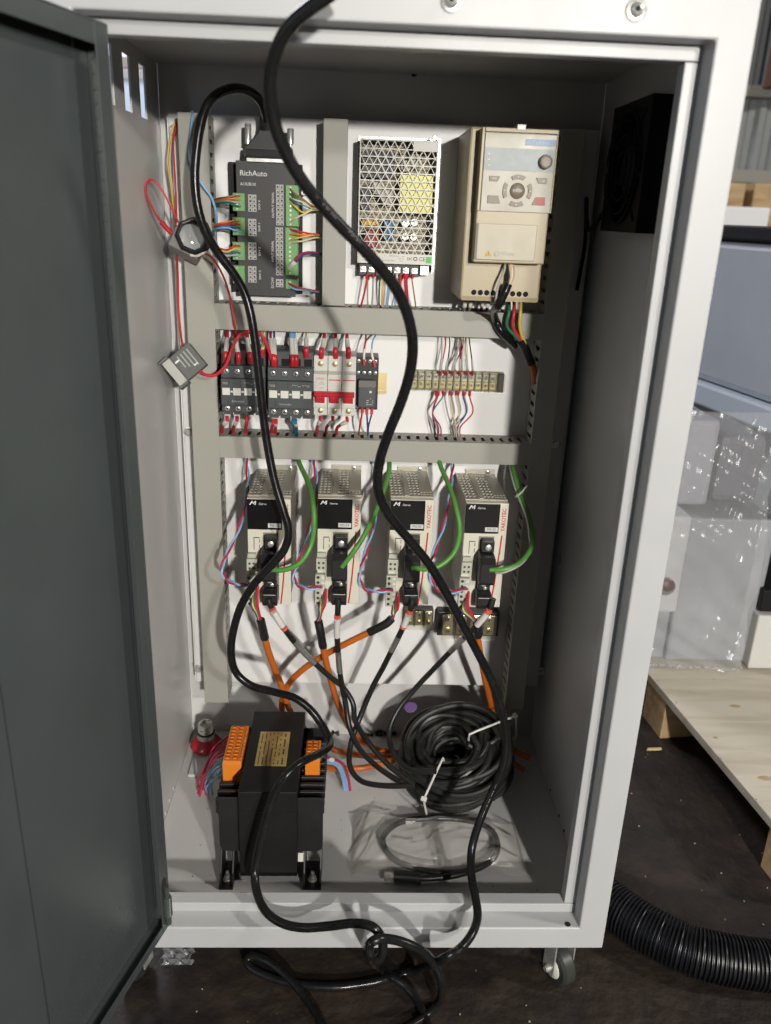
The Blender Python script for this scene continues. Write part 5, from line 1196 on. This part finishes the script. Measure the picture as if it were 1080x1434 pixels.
def woodmat(name, c0, c1, scale):
    mt = bpy.data.materials.new(name); mt.use_nodes = True; nt = mt.node_tree; b = nt.nodes['Principled BSDF']
    tc = nt.nodes.new('ShaderNodeTexCoord'); mp = nt.nodes.new('ShaderNodeMapping'); mp.inputs['Scale'].default_value = scale
    n = nt.nodes.new('ShaderNodeTexNoise'); n.inputs['Scale'].default_value = 3; n.inputs['Detail'].default_value = 8; n.inputs['Distortion'].default_value = .6
    r = nt.nodes.new('ShaderNodeValToRGB'); r.color_ramp.elements[0].position = .3; r.color_ramp.elements[0].color = (*c0, 1); r.color_ramp.elements[1].position = .62; r.color_ramp.elements[1].color = (*c1, 1)
    v = nt.nodes.new('ShaderNodeTexVoronoi'); v.inputs['Scale'].default_value = 5.5; vr = nt.nodes.new('ShaderNodeValToRGB'); vr.color_ramp.elements[0].position = .05; vr.color_ramp.elements[0].color = (.45, .3, .18, 1); vr.color_ramp.elements[1].position = .13; vr.color_ramp.elements[1].color = (1, 1, 1, 1)
    mx = nt.nodes.new('ShaderNodeMixRGB'); mx.blend_type = 'MULTIPLY'; mx.inputs[0].default_value = .8
    nt.links.new(tc.outputs['Object'], mp.inputs[0]); nt.links.new(mp.outputs[0], n.inputs['Vector']); nt.links.new(n.outputs[0], r.inputs[0]); nt.links.new(tc.outputs['Object'], v.inputs['Vector']); nt.links.new(v.outputs['Distance'], vr.inputs[0])
    nt.links.new(r.outputs[0], mx.inputs[1]); nt.links.new(vr.outputs[0], mx.inputs[2]); nt.links.new(mx.outputs[0], b.inputs['Base Color']); b.inputs['Roughness'].default_value = .6
    return mt
PLY = woodmat('plywood', (.38, .335, .255), (.50, .45, .37), (1.5, 9, 9))
PINE = woodmat('pine', (.34, .21, .10), (.52, .36, .19), (2, 14, 14))
def background():
    zt = GZ + .115
    a = PZ(910, 946, zt); b = PZ(1110, 1182, zt); far = PZ(1110, 941, zt)
    e1 = (b - a); e2 = (far - a); 
    e2 = e2 - e1.normalized() * e2.dot(e1.normalized()); e2 = e2.normalized() * 1.2
    up = e1.normalized()
    b2 = a + e1 * 1.0
    a_ = a - up * .50
    poly = [(a_.x, a_.y), (b2.x, b2.y), ((b2 + e2).x, (b2 + e2).y), ((a_ + e2).x, (a_ + e2).y)]
    t = thing('pallet', 'plywood topped pallet at the right behind the cabinet', 'pallet', (a.x, a.y, GZ))
    obj('top_board', MB().prism(poly, zt - .018, zt, 'z'), PLY, t, .0015)
    ang = math.atan2(e1.y, e1.x)
    def block(s, u, lx, ly):
        c = a + e1 * s + e2.normalized() * u; M = Matrix.Translation((c.x, c.y, 0)) @ Matrix.Rotation(ang, 4, 'Z')
        obj('block', MB().box(-lx, lx, -ly, ly, GZ + .0005, zt - .0185, M), PINE, t, .002)
    block(.06, .05, .045, .045); block(.96, .06, .05, .05); block(.06, .6, .045, .045); block(.5, .6, .045, .045)
    for (px_, py_, rr, st) in [(1030, 989, .012, .45), (1002, 1033, .005, .7), (1072, 1090, .014, .5)]:
        c = PZ(px_, py_, zt + .0001); obj('knot', MB().prism([(c.x + rr * math.cos(q_) * (1 + .15 * math.sin(3 * q_)), c.y + rr * st * math.sin(q_)) for q_ in [2 * math.pi * i_ / 18 for i_ in range(18)]], zt + .0001, zt + .0004, 'z'), mat('knot_brown', (.36, .27, .17), .7, var=.35, scale=60), t)
    for (px_, py_) in [(925, 954), (948, 985), (1010, 1062), (1058, 1120), (1000, 952)]:
        c = PZ(px_, py_, zt + .0001); obj('nail_head', MB().lathe((c.x, c.y, zt), (0, 0, 1), [(.0032, 0), (.0032, .0008), (.002, .0011)], 12), STEEL, t, smooth=True)
    # stack wrapped in stretch film standing on the far end
    base = a + e2.normalized() * .03
    def fbox(nm, p0, p1, yd, dep, mt, parent, bev=.004):
        q0 = P(*p0, yd); q1 = P(*p1, yd); return box(nm, q0.x, q1.x, yd, yd + dep, q1.z, q0.z, mt, parent, bev)
    yd = a.y + .015
    w_ = thing('wrapped_machine_parts', 'grey machine parts wrapped in clear stretch film on the pallet', 'wrapped goods', (a.x + .1, yd, zt))
    G1 = mat('grey_panel', (.30, .31, .33), .5, var=.12, scale=4); G2 = mat('pale_card', (.50, .50, .50), .6, var=.1, scale=8); G3 = mat('dark_grey_part', (.12, .12, .14), .5)
    q0 = P(880, 735, yd); q1 = P(1062, 944, yd)
    box('large_panel', P(968, 800, yd).x, q1.x, yd + .05, yd + .30, zt + .0005, q0.z, G1, w_, .006)
    box('pale_carton', q0.x, P(966, 800, yd).x, yd + .03, yd + .33, P(900, 866, yd).z, q0.z + .01, G2, w_, .006)
    box('lower_panel', q0.x, P(967, 800, yd).x, yd + .06, yd + .31, zt + .0005, P(900, 868, yd).z, G1, w_, .006)
    box('upper_case', P(955, 640, yd + .1).x, P(1003, 640, yd + .1).x, yd + .10, yd + .35, q0.z + .011, P(980, 588, yd + .1).z, mat('lilac_grey', (.33, .32, .36), .5, var=.1), w_, .01)
    box('upper_case', P(1006, 640, yd + .12).x, P(1075, 640, yd + .12).x, yd + .12, yd + .35, q0.z + .011, P(1040, 610, yd + .12).z, G3, w_, .02)
    obj('red_bulb', MB().lathe(P(932, 820, yd + .028), (0, -1, 0), [(.001, 0), (.020, .001), (.020, .008), (.014, .013), (.002, .015)], 20), mat('dull_red', (.12, .085, .08), .5), w_, smooth=True)
    rd = random.Random(4); x0, x1 = P(885, 800, yd).x, P(1069, 800, yd).x; z0, z1 = zt + .002, P(980, 585, yd).z
    def film(a_, b_):
        x = x0 + (x1 - x0) * a_; z = z0 + (z1 - z0) * b_
        y = yd + .012 + .008 * math.sin(a_ * 5 + b_ * 14) + .004 * math.sin(a_ * 13 - b_ * 27 + 2 * math.sin(a_ * 7)) + .0022 * math.sin(a_ * 22 + b_ * 61 + 3 * math.sin(b_ * 9)) + .0016 * abs(math.sin(a_ * 37 - b_ * 29 + 4 * math.sin(a_ * 5 + b_ * 3))) + max(0, b_ - .55) * .12
        return Vector((x, y, z))
    obj('stretch_film', MB().quadsheet(film, 110, 120), FILM, w_, smooth=True)
    pts_ = [film(i_ / 60, .006) + Vector((0, -.006 + .004 * math.sin(i_ * 1.9), .003 + .004 * abs(math.sin(i_ * 1.3)))) for i_ in range(61)]
    obj('gathered_hem', MB().tube(pts_, .003, 6, lambda t_: .0022 + .0016 * math.sin(t_ * 90)), FILM, w_, smooth=True)
    # white carton edge at right
    zz = P(1075, 800, yd + .06); 
    t2 = obj('white_carton', MB().box(P(1066, 850, yd + .02).x, P(1066, 850, yd + .02).x + .35, yd + .02, yd + .40, zt + .0005, P(1075, 868, yd).z), mat('white_carton', (.62, .61, .58), .6), None, .004); tag(t2, 'white carton edge at the right of the wrapped parts', 'carton')
    t3 = obj('metal_part', MB().box(P(1069, 850, yd + .02).x, P(1069, 850, yd + .02).x + .3, yd + .03, yd + .34, P(1075, 866, yd).z, P(1075, 835, yd).z), BLACKM, None, .004); tag(t3, 'dark bar lying on the white carton at the right edge', 'bar')
    # blue grey machine housing
    mz = .52; p0 = PZ(955, 548, mz); p1 = PZ(1120, 612, mz)
    d = (p1 - p0); d.z = 0; ln = d.length; d.normalize(); nb = Vector((-d.y, d.x, 0))
    if nb.y < 0: nb = -nb
    Mx = Matrix((d, nb, Vector((0, 0, 1)))).transposed().to_4x4(); Mx.translation = Vector((p0.x, p0.y, mz))
    BLU = mat('blue_grey_enamel', (.46, .505, .565), .45, var=.06, scale=4)
    ht = P(1040, 338, (p0.y + p1.y) / 2).z - mz
    bm_ = thing('machine_housing', 'pale blue grey machine housing at the right edge of the photo', 'machine', (p0.x, p0.y, GZ))
    obj('housing', MB().box(-.3, ln + .3, 0, .7, .045, ht, Mx), BLU, bm_, .02)
    obj('bottom_rail', MB().box(-.3, ln + .3, -.02, .66, -.012, .0445, Mx), mat('rail_blue', (.56, .64, .72), .45), bm_, .006)
    obj('leg', MB().box(-.25, -.17, .1, .6, GZ - mz, -.0125, Mx).box(ln + .15, ln + .25, .1, .6, GZ - mz, -.0125, Mx), BLU, bm_, .005)
    obj('top_trim', MB().box(-.3, ln + .3, -.012, .7, ht + .001, ht + .035, Mx), BLACKM, bm_, .004)
    # bright board and crates behind
    yb = 2.6
    q0 = P(1000, 288, yb); q1 = P(1071, 338, yb)
    tag(box('white_board', q0.x, q1.x, yb, yb + .25, q1.z - .3, q0.z, mat('white_board', (.80, .80, .80), .5), None, .005), 'white box behind the blue machine housing', 'box')
    q0 = P(1071, 255, yb + .3); q1 = P(1120, 300, yb + .3)
    tag(box('crate', P(1010, 258, yb + .4).x, P(1046, 258, yb + .4).x, yb + .4, yb + .7, P(1030, 300, yb + .4).z, P(1030, 256, yb + .4).z, PINE, None, .006), 'brown wooden crate left of the gap above the white box', 'crate', 'wooden crates in the background')
    tag(box('crate', P(1058, 258, yb + .4).x, P(1120, 258, yb + .4).x, yb + .4, yb + .7, P(1080, 330, yb + .4).z, P(1080, 257, yb + .4).z, PINE, None, .006), 'brown wooden crate at the right edge above the white box', 'crate', 'wooden crates in the background')
    # supporting bench for those
    tag(box('bench', P(1000, 340, yb).x - .3, P(1120, 340, yb).x + 1, yb - .1, yb + .9, GZ + .0005, P(1030, 340, yb).z - .31, mat('bench_grey', (.18, .18, .18), .6), None, .01), 'grey bench behind the blue machine housing', 'bench')
    # corrugated shed wall
    yw_ = 4.2; mb = MB(); xs = -6.0; vs = []; k = 0; pitch = .11; pts = []
    x = -6.0
    while x < 9: pts += [(x, yw_), (x + pitch * .3, yw_), (x + pitch * .5, yw_ - .022), (x + pitch * .8, yw_ - .022)]; x += pitch
    vs = [(p[0], p[1], z) for z in (GZ, 3.6) for p in pts]; n = len(pts)
    mb.add(vs, [(i, i + 1, n + i + 1, n + i) for i in range(n - 1)])
    wl = thing('shed_wall', 'grey corrugated shed wall with horizontal rails in the background', 'wall', (1, yw_, GZ))
    obj('corrugated_sheet', mb, mat('grey_cladding', (.24, .25, .25), .5, var=.06), wl)
    for (py, hgt) in ((128, .06), (248, .07)):
        z = P(1065, py, yw_ - .1).z; box('rail', -6, 9, yw_ - .11, yw_ - .024, z - hgt / 2, z + hgt / 2, mat('rail_tan', (.30, .28, .24), .6), wl, .006)
    z = P(1075, 60, yw_ - .2).z; q = P(1078, 90, yw_ - .16); box('downpipe', q.x, q.x + .12, yw_ - .24, yw_ - .12, P(1075, 122, yw_ - .2).z, 3.5, mat('rust_brown', (.16, .07, .045), .6), wl, .01)
background()
def slot_backlight():  # made-up glowing panels, added so the vent slots look bright
    t = thing('slot_backlight', 'pale glowing panel added far behind to brighten the side vent slots', 'light panel', (-1.6, 4.1, 1.0))
    obj('glow_panel', MB().box(-3.0, -.7, 4.10, 4.11, 1.62, 2.6), mat('slot_glow', (.82, .72, .95), .5, emit=.42), t)
    obj('glow_panel', MB().box(-3.0, -.7, 4.10, 4.11, .9, 1.58), mat('slot_glow_low', (.50, .60, .74), .5, emit=.14), t)
    obj('glow_panel_frame', MB().box(-3.06, -.64, 4.09, 4.14, 2.6, 2.66).box(-3.06, -.64, 4.09, 4.14, 1.58, 1.62).box(-3.06, -.64, 4.09, 4.14, .84, .9).box(-3.06, -3.0, 4.09, 4.14, .9, 2.6).box(-.7, -.64, 4.09, 4.14, .9, 2.6), WHITE, t)
slot_backlight()
# litter on the floor
rd = random.Random(21)
for i, (px, py, ln, an) in enumerate([(916, 1049, .033, .05)]):
    c = PZ(px, py, GZ + .004); M = Matrix.Translation(c) @ Matrix.Rotation(an, 4, 'Z')
    tag(obj('wood_splinter', MB().prism([(-ln / 2, -.0025), (ln / 2 - .006, -.003), (ln / 2, -.001), (ln / 2 - .001, .003), (-ln / 2 + .003, .0022)], -.0015, .002, 'z', M), mat('splinter', (.62, .50, .24), .6), None), 'pale wood splinter on the floor right of the cabinet', 'splinter')
mb = MB()
for i in range(44):
    px, py = rd.uniform(870, 1075), rd.uniform(1000, 1330)
    if i > 32: px, py = rd.uniform(230, 850), rd.uniform(1340, 1434)
    c = PZ(px, py, GZ + .0008); s = rd.uniform(.0005, .0013); M = Matrix.Translation(c) @ Matrix.Rotation(rd.uniform(0, 3), 4, 'Z'); mb.box(-s * rd.uniform(.6, 2), s, -s, s * rd.uniform(.3, 1), 0, s, M)
o = obj('wood_chips', mb, mat('chip', (.30, .26, .18), .7)); tag(o, 'scattered pale chips and grit on the dark floor', 'litter', None, 'stuff')
# scrap of film near the left caster
def scrap():
    c = PZ(250, 1342, GZ + .004); r = random.Random(2)
    def fn(a, b): return c + Vector(((a - .5) * .045 + .004 * math.sin(b * 12), (b - .5) * .03, .004 + .006 * math.sin(a * 14 + b * 7) * math.sin(b * 9)))
    tag(obj('film_scrap', MB().quadsheet(fn, 16, 12), FILM, None, smooth=True), 'crumpled scrap of clear film on the floor at the lower left', 'scrap')
scrap()

# faint maker's print strokes along the thick cable
def cable_print():
    host = [o for o in bpy.data.objects if o.name.startswith('power_cable')][0]
    mb = MB(); rdp = random.Random(31)
    for (x0, y0, Y0, x1, y1, Y1) in [(436, 271, -0.0365, 470, 309, -0.0262), (484, 323, -0.0224, 505, 345, -0.0164), (694, 1100, 0.1123, 674, 1146, 0.0966)]:
        a, b = P(x0, y0, Y0), P(x1, y1, Y1); n = 16
        for i in range(n):
            if rdp.random() < .25: continue
            p = a.lerp(b, i / n); q = a.lerp(b, (i + .6) / n); v = ((CAM - p).normalized() + Vector((.18, 0, .25))).normalized() * .0060
            mb.tube([p + v, q + v], .00038, 4)
    obj('jacket_print', mb, PRINTD, host)
cable_print()
mb = MB(); rd = random.Random(77)
for i in range(70):
    px, py = rd.uniform(250, 760), rd.uniform(1100, 1262); c = PZ(px, py, ZF + .0003); q = rd.uniform(.0004, .0011)
    if abs(c.x) > .29 or c.y < .06: continue
    M = Matrix.Translation(c) @ Matrix.Rotation(rd.uniform(0, 3), 4, 'Z'); mb.box(-q * rd.uniform(.6, 2.4), q, -q * .5, q * .6, 0, q * .7, M)
o = obj('drill_swarf', mb, mat('swarf', (.16, .15, .14), .6)); tag(o, 'fine dark swarf and dust on the white cabinet floor', 'swarf', None, 'stuff')
mb = MB()
for (px, n) in ((470, 6), (516, 5), (528, 6), (538, 5), (552, 6), (666, 5)):
    for i in range(n):
        c = P(px + rd.uniform(-6, 6), 1030, DB - .004); c.z = ZF + rd.uniform(.0, .010); mb.lathe(c, (rd.uniform(-1, 1), -1, rd.uniform(-.5, .5)), [(.0004, -.002), (.0028, -.001), (.0032, .001), (.0008, .0025)], 7)
o = obj('sealant_blobs', mb, BLACK, cab); o['kind'] = 'stuff'
